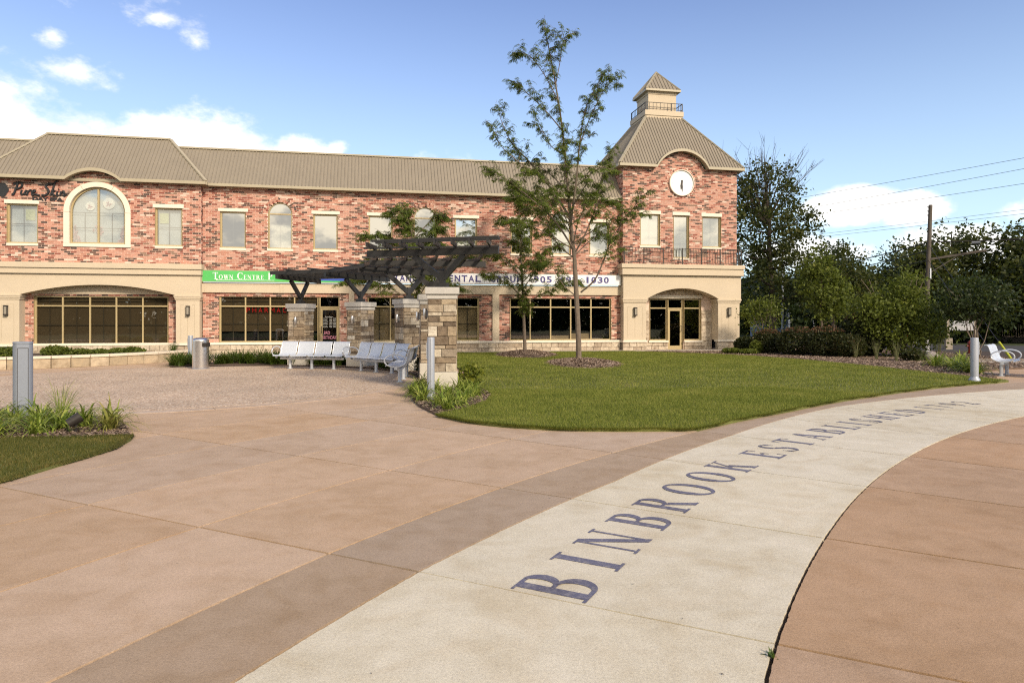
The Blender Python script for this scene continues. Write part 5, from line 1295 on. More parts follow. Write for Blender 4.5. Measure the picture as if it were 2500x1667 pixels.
# ------------------------------------------------------------------ litter bin, bollards, spot lamp
tb = thing('litter_bin', 'round brushed steel litter bin with domed top at the edge of the paving', 'litter bin', (-9.92, 21.75, .01))
m = MB(); m.lathe([(.255, .0), (.255, .03), (.25, .035), (.25, .87)], 40); m.build('body', M_STEEL, tb, True)
m = MB(); m.lathe([(.25, .871), (.252, .90), (.235, .945), (.19, .975), (.10, .99), (.01, .995)], 40); m.build('dome', M_STEEL, tb, True)
m = MB(); m.box(-.02, .12, -.12, .12, .0, .13); o = m.build('opening', M_IRON, tb, loc=(.165, -.09, .70), bev=.01); o.rotation_euler = (0, 0, -.25)
m = MB(); m.lathe([(.262, 0), (.262, .022), (.25, .024)], 40); m.build('base_ring', M_GREYP, tb, True)
def bollard(label, x, y, H, r, z=.04, rz=0):
    b = thing('light_bollard', label, 'bollard', (x, y, z), rz, 'grey light bollards round the plaza')
    m = MB(); m.lathe([(r*1.5, .0), (r*1.5, .025), (r*1.38, .05), (r*1.12, .085), (r, .11)], 24); m.build('base', M_GREYB, b, True)
    m = MB(); m.lathe([(r, .11), (r, H-.02), (r*.94, H)], 28); m.build('shaft', M_GREYB, b, True)
    m = MB(); m.box(-.006, .006, -r-.003, -r+.01, .13, H-.03); m.build('seam', M_GREYP, b)
    l = MB(); l.box(-r-.012, -r+.03, -.028, .028, H-.42, H-.10)
    l.build('lamp_housing', M_GREYP, b)
    l = MB()
    for k in range(9): l.box(-r-.018, -r-.008, -.024, .024, H-.405+k*.033, H-.39+k*.033)
    l.build('louvre', M_WHITE, b, fix=False)
    m = MB(); m.lathe([(r*2.4, -.05), (r*2.4, .0)], 20); m.build('footing', M_PLINTH, b)
    return b
bollard('slim grey light bollard in the middle flower bed', -1.58, 13.3, 1.20, .072, .04)
bollard('grey light bollard at the far edge of the lawn near the benches', 11.55, 17.05, 1.08, .088, .045, radians(165))
bollard('slim grey bollard standing behind the litter bin', -11.3, 24.0, .98, .085, .03, 0)
b = thing('wide_bollard', 'wide grey bollard with recessed panel at the left edge', 'bollard', (-7.88, 11.0, .03), .6)
m = MB(); r = .135; pts = [(r*cos(t), r*sin(t)) for t in np.linspace(0, 2*pi, 40, endpoint=False)]; pts = [(x, max(y, -r*.80)) for x, y in pts]
m.prism(pts, 0, 1.16); m.build('shaft', pbr('bollard_grey', (.25, .275, .325), .5, .05, 3, metal=.15), b)
m = MB(); m.prism([(x*1.02, y*1.02) for x, y in pts], 1.16, 1.20); m.build('cap', pbr('bollard_grey', (.3, .33, .38)), b, bev=.006)
m = MB(); y = -r*.80
for x in (-.075, .067): m.box(x, x+.008, y-.002, y+.01, .05, 1.10)
m.box(-.075, .075, y-.0022, y+.01, 1.095, 1.103); m.build('panel_groove', M_IRON, b, fix=False)
sp_ = thing('spot_lamp', 'small black spot lamp among the daylilies at the path corner', 'spot lamp', (-6.02, 9.42, .03), .6)
m = MB(); m.tube([(0, 0, 0), (0, 0, .12)], .015, 8); m.build('stake', M_IRON, sp_); m = MB(); m.tube([(-.09, 0, .13), (.06, 0, .22)], [.06, .075], 14); m.build('housing', M_IRON, sp_, True)

# ------------------------------------------------------------------ strap-leaved clumps
def blade_quads(n, lmin, lmax, w, spread, rr, arch=1.0, base=.05):
    Q = []
    for i in range(n):
        an = rr.uniform(0, 2*pi); L_ = rr.uniform(lmin, lmax); tilt = rr.uniform(.05, spread); ww = w*rr.uniform(.6, 1.2)
        d = np.array([cos(an), sin(an), 0]); s = np.array([-sin(an), cos(an), 0]); br = base*sqrt(rr.random()); ba = rr.uniform(0, 2*pi)
        p = np.array([br*cos(ba), br*sin(ba), 0.]); th = tilt; seg = 6; prev = None; bend = rr.uniform(.5, 1.0)*arch*1.9
        for k in range(seg+1):
            f = k/seg; wd = ww*(.75+.5*f if f < .4 else max(.02, (1-f)/.6*.95))
            a, b = p-s*wd/2, p+s*wd/2
            if prev is not None: Q.append([prev[0], prev[1], b, a])
            prev = (a, b); th += bend/seg*(.4+1.2*f); p = p+(d*sin(th)+np.array([0, 0, 1])*cos(th))*L_/seg
    return Q
def clump_mesh(name, mat, n, lmin, lmax, w, spread, seed, arch=1.0, base=.05, spikes=0):
    rr = random.Random(seed); Q = blade_quads(n, lmin, lmax, w, spread, rr, arch, base)
    for i in range(spikes):
        x, y = rr.gauss(0, .06), rr.gauss(0, .06); h = rr.uniform(.5, .75)*lmax; t = rr.uniform(-.12, .12)
        for k in range(5):
            z0, z1 = h*k/5, h*(k+1)/5; w_ = .006 if k < 3 else .016
            Q.append([[x+t*z0-w_, y, z0], [x+t*z0+w_, y, z0], [x+t*z1+w_, y, z1], [x+t*z1-w_, y, z1]])
    o = quads(name, np.array(Q), mat); me = o.data; bpy.data.objects.remove(o); return me
def clumps(name, meshes, spots, label, cat, group, z, smin=.85, smax=1.15, seed=1):
    rr = random.Random(seed)
    for i, (x, y) in enumerate(spots):
        o = link(name, rr.choice(meshes), None, (x, y, z), (0, 0, rr.uniform(0, 6.28)), (rr.uniform(smin, smax),)*3); tag(o, label, cat, group)
DAYM = [clump_mesh('daylily_clump', M_DAY, 52, .48, .86, .034, 1.0, s, 1.45, .10, 0) for s in (1, 2, 3)]
DAYF = [clump_mesh('daylily_clump', M_DAYD, 80, .38, .62, .022, .7, s, 1.1, .12) for s in (4, 5, 6)]
DAYY = [clump_mesh('daylily_clump', M_DAYY, 60, .42, .70, .030, 1.0, 8, 1.4, .09)]
LBED = [(-8.6, 10.2), (-6.45, 9.75), (-7.0, 10.45), (-8.9, 9.4), (-6.75, 9.75), (-7.4, 10.15), (-8.05, 9.25), (-6.2, 9.95), (-6.5, 9.3), (-7.55, 9.6), (-6.95, 9.15), (-8.2, 10.0), (-7.15, 9.4), (-7.75, 9.95), (-6.95, 10.05), (-7.65, 9.2), (-6.55, 10.2), (-8.3, 9.6), (-7.35, 10.6), (-8.0, 10.6), (-6.05, 10.3)]
clumps('daylily_clump', DAYM, LBED, 'arching green daylily clump at the foot of the wide grey bollard', 'daylily', 'daylilies round the wide bollard', .03, .62, .85, 2)
tag(link('daylily_clump', DAYY[0], None, (-5.72, 9.72, .03)), 'yellowing daylily clump beside the black spot lamp', 'daylily')
tall = clump_mesh('grass_tuft', M_DAY, 70, .6, .95, .007, .5, 9, .75, .06)
tag(link('grass_tuft', tall, None, (-7.0, 10.6, .03)), 'tall fine bladed grass right of the wide grey bollard', 'ornamental grass')
MB_SP = [(-2.0, 14.6), (-1.92, 13.9), (-1.72, 13.05), (-1.35, 12.35), (-1.12, 11.75), (-1.2, 12.95), (-.92, 12.75), (-1.30, 13.95), (-.85, 13.5), (-1.05, 14.5), (-.78, 14.3), (-2.05, 15.4), (-1.62, 14.5), (-1.0, 15.2), (-1.35, 13.4), (-1.75, 15.0), (-1.75, 13.6), (-.95, 12.2), (-2.1, 14.2), (-1.2, 15.0), (-.7, 13.9)]
clumps('daylily_clump', DAYM, MB_SP, 'green daylily clump round the slim bollard before the nearest pillar', 'daylily', 'daylilies round the slim bollard', .04, .55, .85, 3)
rr = random.Random(8)
FB = []
for k in range(70):
    a = rr.uniform(66, 117); r = rr.uniform(6.25, 8.0); FB.append(circ(r, a))
for k in range(7):
    a = rr.uniform(20, 60); FB.append(circ(rr.uniform(6.3, 6.9), a))
clumps('daylily_clump', DAYF, FB, 'deep green daylily clump in the bed behind the litter bin and benches', 'daylily', 'daylilies behind the litter bin', .03, 1.0, 1.4, 4)
RB = [(13.55, 20.6), (13.75, 21.2), (14.1, 21.9), (14.6, 22.2), (13.35, 20.0), (14.3, 22.9), (15.0, 22.7), (13.9, 22.5), (13.2, 19.8), (14.8, 23.6), (14.2, 21.2), (13.15, 19.3)]
clumps('daylily_clump', DAYM, RB, 'green daylily clump behind the right hand lawn bollard', 'daylily', 'daylilies beside the right hand bollard', .05, .9, 1.2, 5)
TUF = [clump_mesh('feather_grass', M_TUFT, 34, .55, .95, .014, .22, s, .25, .05) for s in (11, 12)]
for (x, y), lb in zip([(13.75, 27.3), (14.0, 26.2), (14.15, 25.1)], ('upright feathery grass tuft nearest the dark hedge', 'upright feathery grass tuft between two others on the mulch', 'upright feathery grass tuft nearest the boulder')):
    tag(link('feather_grass', rr.choice(TUF), None, (x, y, .05), (0, 0, rr.random()*6)), lb, 'ornamental grass', 'feather grass tufts on the mulch')
tag(link('feather_grass', TUF[0], None, (17.0, 27.2, .05), None, (1.2, 1.2, 1.3)), 'pale dry grass tuft behind the right daylily clumps', 'ornamental grass')

# ------------------------------------------------------------------ leaf clouds and trees
def rhombs(C, size, rng, up=.3):
    n = len(C); a = rng.normal(size=(n, 3)); a /= np.linalg.norm(a, axis=1)[:, None]
    b = rng.normal(size=(n, 3)); b -= a*(a*b).sum(1)[:, None]; b /= np.linalg.norm(b, axis=1)[:, None]
    L_ = rng.uniform(.6, 1.3, n)[:, None]*size; w = L_*.32
    return np.stack([C-a*L_/2, C+b*w, C+a*L_/2, C-b*w], 1)
def ellip(n, rng, r, shell=.55):
    d = rng.normal(size=(n, 3)); d /= np.linalg.norm(d, axis=1)[:, None]; f = (shell+(1-shell)*rng.random(n))**.8
    return d*f[:, None]*np.array(r)
def tree(name, label, cat, x, y, base, crowns, trunk, mat, bark, nclump, nleaf, leaf, csize, seed, group=None, stems=1, limbs=12, bare=0, z=0.):
    """crowns: list of (dx, dy, z centre, rx, ry, rz) ellipsoids that the clumps fill unevenly"""
    rng = np.random.default_rng(seed); rr = random.Random(seed)
    t = thing(name, label, cat, (x, y, z), 0, group)
    tot = sum(c[3]*c[4]*c[5] for c in crowns); CL = []
    for c in crowns:
        k = max(3, int(nclump*c[3]*c[4]*c[5]/tot)); CL.append(ellip(k, rng, c[3:6], .45)*rng.uniform(.8, 1.12, (k, 1))+np.array([c[0], c[1], c[2]]))
    CL = np.concatenate(CL); CL = CL[CL[:, 2] > .12]
    per = rng.integers(max(3, nleaf//2), nleaf*3//2+1, len(CL)); sz = csize*rng.uniform(.55, 1.35, len(CL))
    C = np.repeat(CL, per, 0)+rng.normal(size=(per.sum(), 3))*np.repeat(sz, per)[:, None]*np.array([1, 1, .7]); C = C[C[:, 2] > .05]
    quads('crown', rhombs(C, leaf, rng), mat, t)
    m = MB(); zc = min(c[2]-c[5]*.3 for c in crowns); ztop = max(c[2]+c[5]*.55 for c in crowns)
    for s in range(stems):
        ox, oy = (0, 0) if stems == 1 else (rr.gauss(0, .12), rr.gauss(0, .12)); c = crowns[s % len(crowns)]
        P = []; n = 7; lx, ly = (c[0], c[1]) if stems == 1 else (c[0]+rr.uniform(-.6, .6)*c[3], c[1]+rr.uniform(-.5, .5)*c[4])
        for k in range(n+1): f = k/n; P.append((ox+lx*f**1.3+rr.gauss(0, .02)*base*3, oy+ly*f**1.3, f*ztop-.05))
        m.tube(P, [trunk*(1.25 if k == 0 else 1)*(1-.8*k/n) for k in range(n+1)], 8)
        for b in range(limbs//stems):
            q = CL[rr.randrange(len(CL))]; f = min(.95, max(.12, (q[2]-.25*abs(q[0]-lx)-.3)/ztop)); i = min(n-1, int(f*n)); p0 = Vector(P[i]).lerp(Vector(P[i+1]), f*n-i); q = Vector(q)
            mid = p0.lerp(q, .5)+Vector((0, 0, -.05*(q-p0).length))
            r0 = trunk*.42*(1-.6*f); m.tube([p0, mid, q], [r0, r0*.6, r0*.15], 5, cap=False)
    for b in range(bare):
        c = crowns[0]; a = rr.uniform(.2, 2.9); p0 = Vector((c[0], c[1], c[2])); d = Vector((cos(a)*.8, rr.uniform(-.3, .3), .5+sin(a)*.8)).normalized()
        q = p0+d*max(c[3], c[5])*rr.uniform(1.0, 1.5); P = [p0, p0.lerp(q, .5)+Vector((rr.gauss(0, .15), 0, .2)), q]
        m.tube(P, [.05, .025, .006], 4, cap=False)
        for k in range(5):
            s = P[1].lerp(q, rr.random()); e2 = s+(d+Vector((rr.gauss(0, .5), rr.gauss(0, .5), rr.uniform(0, .6)))).normalized()*rr.uniform(.5, 1.2); m.tube([s, e2], [.014, .004], 3, cap=False)
    m.build('trunk', bark, t, True, fix=False)
    return t

# the three honey locusts: limbs traced as real 3-D branches, hung with pinnate leaves
def locust(label, x, y, limbs, seed, ntw, frond=.2, leafn=1.0, mat=M_LOCUST, trunkr=.085, start=.35):
    rr = random.Random(seed); rng = np.random.default_rng(seed)
    t = thing('honey_locust_tree', label, 'tree', (x, y, .02), 0, 'young honey locust trees on the lawn')
    m = MB(); Q = []
    def frondat(p, d):
        L_ = frond*rr.uniform(.6, 1.25); d = Vector(d); d.z = d.z*.35-.15; d.normalize(); n = 6; q = p.copy(); s = d.cross(Vector((0, 0, 1)))
        s = s.normalized() if s.length > .01 else Vector((1, 0, 0)); step = L_/n
        for k in range(n):
            q = q+d*step; d = (d+Vector((0, 0, -.26))).normalized(); l = .036*rr.uniform(.8, 1.3)*(1.15-.4*k/n)*frond/.2
            for sg in (-1, 1):
                tip = q+s*sg*l*1.5+d*l*.6+Vector((0, 0, -l*.5)); md = q.lerp(tip, .5); w = d*l*.36
                Q.append([q, md-w, tip, md+w])
    def twig(p, d, L_, lev):
        n = 4; P = [p]; q = p.copy(); d = Vector(d).normalized()
        for k in range(n):
            d = (d+Vector((rr.gauss(0, .22), rr.gauss(0, .22), rr.gauss(-.03, .15)))).normalized(); q = q+d*L_/n; P.append(q)
        m.tube(P, [.012*(1-.7*k/n)*(1 if lev == 0 else .6) for k in range(n+1)], 4, cap=False)
        nf = int(L_/.062*leafn)
        for k in range(nf):
            f = rr.random(); i = min(n-1, int(f*n)); pp = P[i].lerp(P[i+1], f*n-i); a = rr.uniform(0, 2*pi)
            frondat(pp, (cos(a)*.9, sin(a)*.9, .3)+Vector(d)*.5 if False else Vector((cos(a), sin(a), .25))+d*.7)
        if lev == 0:
            for k in range(2):
                i = rr.randrange(1, n); a = rr.uniform(0, 2*pi); twig(P[i], d*.7+Vector((cos(a)*.7, sin(a)*.7, .2)), L_*.5, 1)
    for li, (pts, r0, r1, st) in enumerate(limbs):
        P = smoothline(pts, 5); n = len(P); m.tube(P, [r0+(r1-r0)*(k/(n-1)) for k in range(n)], 9 if r0 > .05 else 6, cap=True)
        if st is None: continue
        L_ = sum((P[k+1]-P[k]).length for k in range(n-1)); k = max(2, int(L_*ntw))
        for j in range(k):
            f = st+(1-st)*(j+rr.random())/k; i = min(n-2, int(f*(n-1))); p = P[i].lerp(P[i+1], f*(n-1)-i); d = (P[i+1]-P[i]).normalized(); a = rr.uniform(0, 2*pi)
            twig(p, d*.75+Vector((cos(a), sin(a), .15))*.8, rr.uniform(.35, .85)*(1.15-.5*f), 0)
        twig(P[-1], P[-1]-P[-2], .45, 0)
    m.build('trunk', M_BARK, t, True, fix=False)
    quads('crown', np.array([[tuple(v) for v in q] for q in Q]), mat, t)
    return t
def V2(*p): return [tuple(q) for q in p]
T1 = [(V2((0, 0, 0), (-.03, 0, 1.2), (-.12, .02, 3.0), (-.16, 0, 3.75)), .105, .075, None),
      (V2((-.16, 0, 3.75), (-.30, .05, 5.2), (-.42, 0, 6.6), (-.62, .1, 8.7), (-.95, .1, 10.8), (-1.25, 0, 12.15)), .07, .012, .30),
      (V2((-.30, .05, 5.1), (-.12, -.25, 6.6), (0, -.4, 8.0), (.25, -.4, 9.3), (.85, -.5, 10.4)), .045, .008, .35),
      (V2((.0, -.4, 7.9), (.35, -.6, 8.8), (.8, -.7, 9.7), (1.1, -.7, 10.05)), .022, .006, .3),
      (V2((.07, 0, 2.55), (.55, -.3, 3.0), (.85, -.5, 3.7), (1.1, -.6, 4.4), (1.7, -.8, 5.3), (2.15, -.9, 5.9)), .035, .007, .35),
      (V2((-.2, 0, 3.9), (.35, .4, 4.9), (.75, .6, 6.0), (1.0, .7, 7.2), (1.3, .7, 7.9)), .035, .007, .3),
      (V2((-.32, .05, 5.3), (-1.0, .3, 6.4), (-1.75, .5, 7.4), (-2.5, .5, 8.2), (-3.0, .6, 9.4)), .045, .008, .3),
      (V2((-1.4, .4, 6.9), (-2.2, -.1, 7.3), (-2.9, -.3, 7.9), (-3.2, -.4, 8.5)), .022, .006, .2),
      (V2((-.18, 0, 4.1), (-.9, -.4, 5.1), (-1.8, -.6, 5.9), (-2.6, -.7, 6.5), (-3.2, -.7, 6.9)), .04, .007, .3),
      (V2((-.16, 0, 3.8), (-.8, .3, 4.4), (-1.2, .4, 5.4), (-1.5, .5, 6.4)), .03, .007, .3),
      (V2((-.60, .1, 8.5), (-1.2, .3, 9.3), (-1.9, .4, 10.0), (-2.35, .4, 10.35)), .024, .006, .25),
      (V2((-.75, .1, 9.6), (-1.3, -.2, 10.5), (-1.8, -.3, 11.1), (-2.15, -.3, 11.2)), .02, .005, .25),
      (V2((-.85, .1, 10.2), (-.68, 0, 11.1), (-.6, -.1, 11.7), (-.4, -.1, 11.95)), .018, .005, .3),
      (V2((-.1, .05, 2.4), (-.6, .3, 2.9), (-1.0, .4, 3.6), (-1.3, .5, 3.9)), .02, .006, .2),
      (V2((-.2, 0, 4.3), (-.1, -.5, 5.0), (.1, -.9, 5.5), (.3, -1.1, 5.9)), .025, .006, .25),
      (V2((-.5, .1, 7.6), (-1.0, .0, 7.9), (-1.35, -.1, 8.5), (-1.6, -.1, 9.0)), .018, .005, .2)]
rr3 = random.Random(23)
for k in range(13):
    z = 3.9+.22*k; a = k*2.4+1.0; L_ = rr3.uniform(1.7, 2.7)*(1-.02*k); dx, dy = cos(a)*L_, sin(a)*L_*.8; o = -.16-.03*k
    T1.append((V2((o, 0, z), (o+dx*.4, dy*.4, z+.55), (o+dx*.8, dy*.8, z+1.0), (o+dx, dy, z+.95)), .024, .006, .25))
locust('taller young honey locust on the lawn rising above the building roof', 2.46, 25.1, T1, 41, 4.9, frond=.21)
T2 = [(V2((0, 0, 0), (-.05, 0, 1.5), (-.1, 0, 2.6), (-.2, 0, 5.0), (-.3, .1, 7.1)), .085, .012, .3)]
rr2 = random.Random(17)
for k in range(15):
    z = 2.2+k*.31; a = k*2.4+rr2.uniform(-.4, .4); L_ = (2.2-.09*k)*rr2.uniform(.75, 1.1); dx, dy = cos(a)*L_, sin(a)*L_*.75
    T2.append((V2((-.1-.02*k, 0, z), (dx*.4, dy*.4, z+.55), (dx*.8, dy*.8, z+.95), (dx, dy, z+1.0)), .028, .006, .22))
locust('smaller honey locust close to the building beside the dental sign', .58, 30.3, T2, 43, 7.0, frond=.24)
T3 = [(V2((0, 0, 0), (0, 0, 2.2), (-.15, 0, 4.0), (-.5, .1, 5.9)), .08, .012, .35)]
for k in range(15):
    z = 1.9+k*.22; a = k*2.4+.5; L_ = (2.7-.06*k)*rr2.uniform(.7, 1.1)*(1 if k < 12 else .6); dx, dy = cos(a)*L_, sin(a)*L_*.6
    T3.append((V2((-.05-.02*k, 0, z), (dx*.4-.1, dy*.4, z+.7), (dx*.75-.2, dy*.8, z+1.05), (dx-.3, dy, z+1.0)), .028, .006, .25))
locust('honey locust half hidden behind the black pergola', -3.75, 27.6, T3, 47, 6.5, frond=.24, leafn=1.15)

# trees and shrubs on the right
tree('maple_tree', 'big dark maple with bare top twigs rising behind the clock tower', 'tree', 17.6, 46, 1, [(-.5, 0, 7.9, 2.9, 2.9, 3.9), (.8, -.5, 4.6, 2.8, 3, 2.5), (-1.0, 0, 10.5, 1.6, 1.7, 1.9), (1.7, 0, 8.1, 1.4, 1.4, 1.1)], .28, M_MAPLE, M_BARKD, 215, 56, .22, .40, 61, 'trees behind the lawn', limbs=34, bare=44)
tree('maple_tree', 'maple with rusty early autumn leaves right of the big dark maple', 'tree', 20.2, 43, 1, [(0, 0, 3.9, 2.3, 2.2, 2.1), (1.4, 0, 3.2, 1.8, 1.6, 1.7)], .16, M_MAPLE, M_BARKD, 140, 52, .20, .40, 62, 'trees behind the lawn', limbs=14)
tree('ornamental_tree', 'small bright green ornamental tree on a thin trunk beyond the hedge', 'tree', 15.6, 34.5, 1, [(0, 0, 3.1, 1.15, 1.1, 1.75), (.55, 0, 2.7, 1.0, .9, 1.2), (-.2, 0, 4.4, .7, .7, .8)], .06, M_SHRUB, M_BARK, 120, 34, .17, .26, 63, limbs=14)
tree('multi_stem_shrub', 'loose green multi stem shrub against the tower corner', 'shrub', 11.9, 32.6, 1, [(0, 0, 1.75, .95, .8, .95), (-.55, -.2, 2.0, .55, .5, .7), (.4, 0, 2.2, .6, .5, .6)], .025, M_SHRUB, M_BARK, 90, 22, .12, .20, 64, stems=7, limbs=14)
tree('multi_stem_shrub', 'large bushy green shrub standing in front of the utility pole', 'shrub', 15.9, 28.2, 1, [(0, 0, 1.5, 1.75, 1.5, 1.25), (.55, 0, 2.7, .95, .9, 1.1), (-.85, 0, 1.9, .9, .9, .85), (.9, -.4, 1.1, .9, .8, .9)], .05, M_SHRUB, M_BARK, 270, 44, .13, .26, 65, stems=6, limbs=18)
tree('multi_stem_shrub', 'vase shaped shrub with bare reddish stems behind the right bollard', 'shrub', 17.9, 26.3, 1, [(0, 0, 2.35, 1.25, 1.1, .8), (.7, 0, 2.0, .7, .7, .6), (-.8, .2, 2.0, .7, .7, .55)], .022, M_DKLEAF, M_BARK, 110, 30, .14, .24, 66, stems=9, limbs=14)
hg = [(10.95, 32.0, .55, .65), (11.6, 30.9, .80, .95), (12.35, 29.5, .95, 1.08), (13.2, 28.6, .95, 1.10), (13.75, 27.9, .72, .85)]
for i, (x, y, r, h) in enumerate(hg):
    lb = ('dark low spirea mound nearest the tower', 'dark spirea mound second from the tower in the hedge', 'dark spirea mound at the middle of the hedge', 'dark spirea mound fourth from the tower in the hedge', 'small green mound ending the hedge by the feather grass')[i]
    rng = np.random.default_rng(90+i); C = ellip(5200, rng, (r, r*.85, h*.62), .55)+np.array([0, 0, h*.5]); C = C[C[:, 2] > .02]
    t = thing('hedge_shrub', lb, 'shrub', (x, y, .05), 0, 'dark spirea hedge below the trees'); quads('foliage', rhombs(C, .10, rng), M_HEDGE, t)
    S_ = C[C[:, 2] > h*.86][:420]+np.array([0, 0, .05]); 
    if i in (1, 2, 3): quads('seed_heads', rhombs(S_, .085, rng), M_RUST, t)
rng = np.random.default_rng(99); C = ellip(6500, rng, (1.0, .9, .95), .6)+np.array([0, 0, .85])
t = thing('grass_mound', 'big rounded brownish grass mound beside the large bushy shrub', 'ornamental grass', (14.75, 28.7, .05)); C = C[C[:, 2] > .03]; quads('foliage', rhombs(C, .15, rng), M_HEDGE, t); quads('seed_heads', rhombs(C[C[:, 2] > 1.45][:600]+np.array([0, 0, .06]), .10, rng), M_RUST, t)
for x, y, r, h, lb, mt in ((10.95, 30.6, .30, .55, 'small upright evergreen at the tower corner', M_SHRUB), (9.9, 30.8, .42, .22, 'low spreading groundcover plant beside the tower entrance', M_SHRUB), (10.5, 30.3, .40, .20, 'low groundcover plant in front of the small evergreen', M_SHRUB), (14.9, 25.4, .45, .42, 'dark low rounded shrub beside the boulder', M_HEDGE),
                         (-2.42, 19.3, .34, .58, 'dark small bush beside the second pergola pillar', M_HEDGE), (-.95, 15.9, .33, .50, 'yellow green bush at the right foot of the nearest pillar', M_YSHRUB),
                         (-16.9, 22.9, .55, .40, 'dark green plant in the planter left of the wide bollard', M_SHRUB), (-15.6, 23.4, .5, .42, 'leafy plant in the planter right of the wide bollard', M_SHRUB), (-14.7, 24.3, .5, .26, 'low plant in the middle of the planter', M_SHRUB), (-13.9, 25.0, .45, .30, 'low plant towards the right end of the planter', M_SHRUB), (-17.9, 22.4, .5, .42, 'dark leafy plant in the planter behind the wide bollard', M_SHRUB), (-15.1, 23.9, .42, .3, 'low plant in the planter between the leafy plant and the middle', M_SHRUB), (-14.3, 24.7, .42, .28, 'low plant in the planter right of the middle one', M_SHRUB)):
    rng = np.random.default_rng(int(abs(x)*100)); n = 420 if 'yellow' in lb else (900 if r < .5 else 1500); C = ellip(n, rng, (r, r, h*.6), .35)+np.array([0, 0, h*.5]); C = C[C[:, 2] > .01]
    sh = thing('small_shrub', lb, 'shrub', (x, y, .24 if x < -12 else .05)); quads('foliage', rhombs(C, .09 if y < 25 else .11, rng), mt, sh)
fg = link('grass_tuft', clump_mesh('grass_tuft', M_DAYD, 130, .45, .62, .008, .4, 71, .4, .10), None, (-13.0, 26.2, .24)); tag(fg, 'blue green fine grass tuft at the right end of the planter', 'ornamental grass')
# background trees
bgs = [(27, 62, 2.6, 6.5, M_DKLEAF, 'broad dark tree behind the ornamental tree'), (32, 66, 2.4, 8.6, M_DKLEAF, 'dark conical evergreen whose tip rises above the others'), (29.5, 64, 2.6, 6.3, M_DKLEAF, 'dark rounded tree left of the conical evergreen'), (36, 64, 3.2, 6.6, M_DKLEAF, 'dark spreading tree right of the conical evergreen'),
       (33.5, 52, 3.4, 9.2, M_MAPLE, 'tall dark maple behind the utility pole'), (29.6, 50, 2.2, 6.6, M_MAPLE, 'dark leafy tree just left of the utility pole'), (37.6, 49, 3.0, 8.8, M_MAPLE, 'tall dark maple at the right edge of the picture'), (31.5, 46.5, 2.5, 4.6, M_DKLEAF, 'low dark tree in front of the tall maples'), (35.5, 45, 2.4, 5.6, M_MAPLE, 'dark maple below the cable splices'), (24, 60, 2.6, 5.2, M_DKLEAF, 'low dark tree beside the blue grey house'),
       (42, 52, 3.4, 9.0, M_MAPLE, 'dark maple just beyond the right edge')]
for i, (x, y, r, h, mt, lb) in enumerate(bgs):
    if 'conical' in lb: cr = [(0, 0, 2.4, r, r, 2.0), (0, 0, 4.6, r*.7, r*.7, 1.8), (0, 0, 6.6, r*.4, r*.4, 1.4), (0, 0, 8.0, r*.18, r*.18, .9)]
    else: rr_ = random.Random(i); cr = [(0, 0, h*.5, r, r*.9, h*.42)]+[(rr_.uniform(-.7, .7)*r, 0, h*rr_.uniform(.45, .85), r*.5, r*.5, h*.2) for _ in range(4)]
    tree('maple_tree' if mt is M_MAPLE else 'dark_tree', lb, 'tree', x, y, 1, cr, .2, mt, M_BARKD, 170, 56, .30, .55, 200+i, 'dark trees along the street', limbs=12)
rng = np.random.default_rng(5)
def wood(name, label, c0, c1, n, h, th, leaf, mat):
    f = rng.random(n); p = np.array(c0)[None]*(1-f)[:, None]+np.array(c1)[None]*f[:, None]; d = np.array([c1[1]-c0[1], c0[0]-c1[0]], float); d /= np.linalg.norm(d)
    top = h*(.78+.16*np.sin(f*37)+.10*np.sin(f*91+1)+.06*np.sin(f*211))
    z = rng.random(n)*top; q = p+d[None]*rng.normal(0, th, n)[:, None]
    o = quads(name, rhombs(np.column_stack([q, z]), leaf, rng), mat, kind='stuff'); tag(o, label); return o
wood('woods', 'dark wood closing the view beyond the street', (12, 74), (80, 66), 26000, 6.8, 1.6, .85, M_DKLEAF)
wood('hedgerow', 'dark hedge row across the street', (22, 54), (48, 44), 9000, 3.0, .8, .5, M_DKLEAF)
# a street tree row opposite the front, seen mirrored in the shop windows
wood('tree_row', 'trees across the street mirrored in the shop windows', (-75, -30), (75, -30), 26000, 8.6, 1.2, 1.1, M_DKLEAF)
# boulder
bd = MB(); rngb = random.Random(3)
bmx = bmesh.new(); bmesh.ops.create_icosphere(bmx, subdivisions=3, radius=.34)
for v in bmx.verts: v.co *= 1+.22*(sin(v.co.x*9+1)*cos(v.co.y*8)+.4*sin(v.co.z*17)); v.co.z *= .62
me = bpy.data.meshes.new('boulder'); bmx.to_mesh(me); bmx.free(); me.materials.append(pbr('boulder_rock', (.23, .20, .19), .9, .3, 6, bump=.8, bscale=25)); tag(link('boulder', me, None, (15.55, 25.4, .16)), 'grey boulder on the mulch beside the dark low shrub', 'boulder')

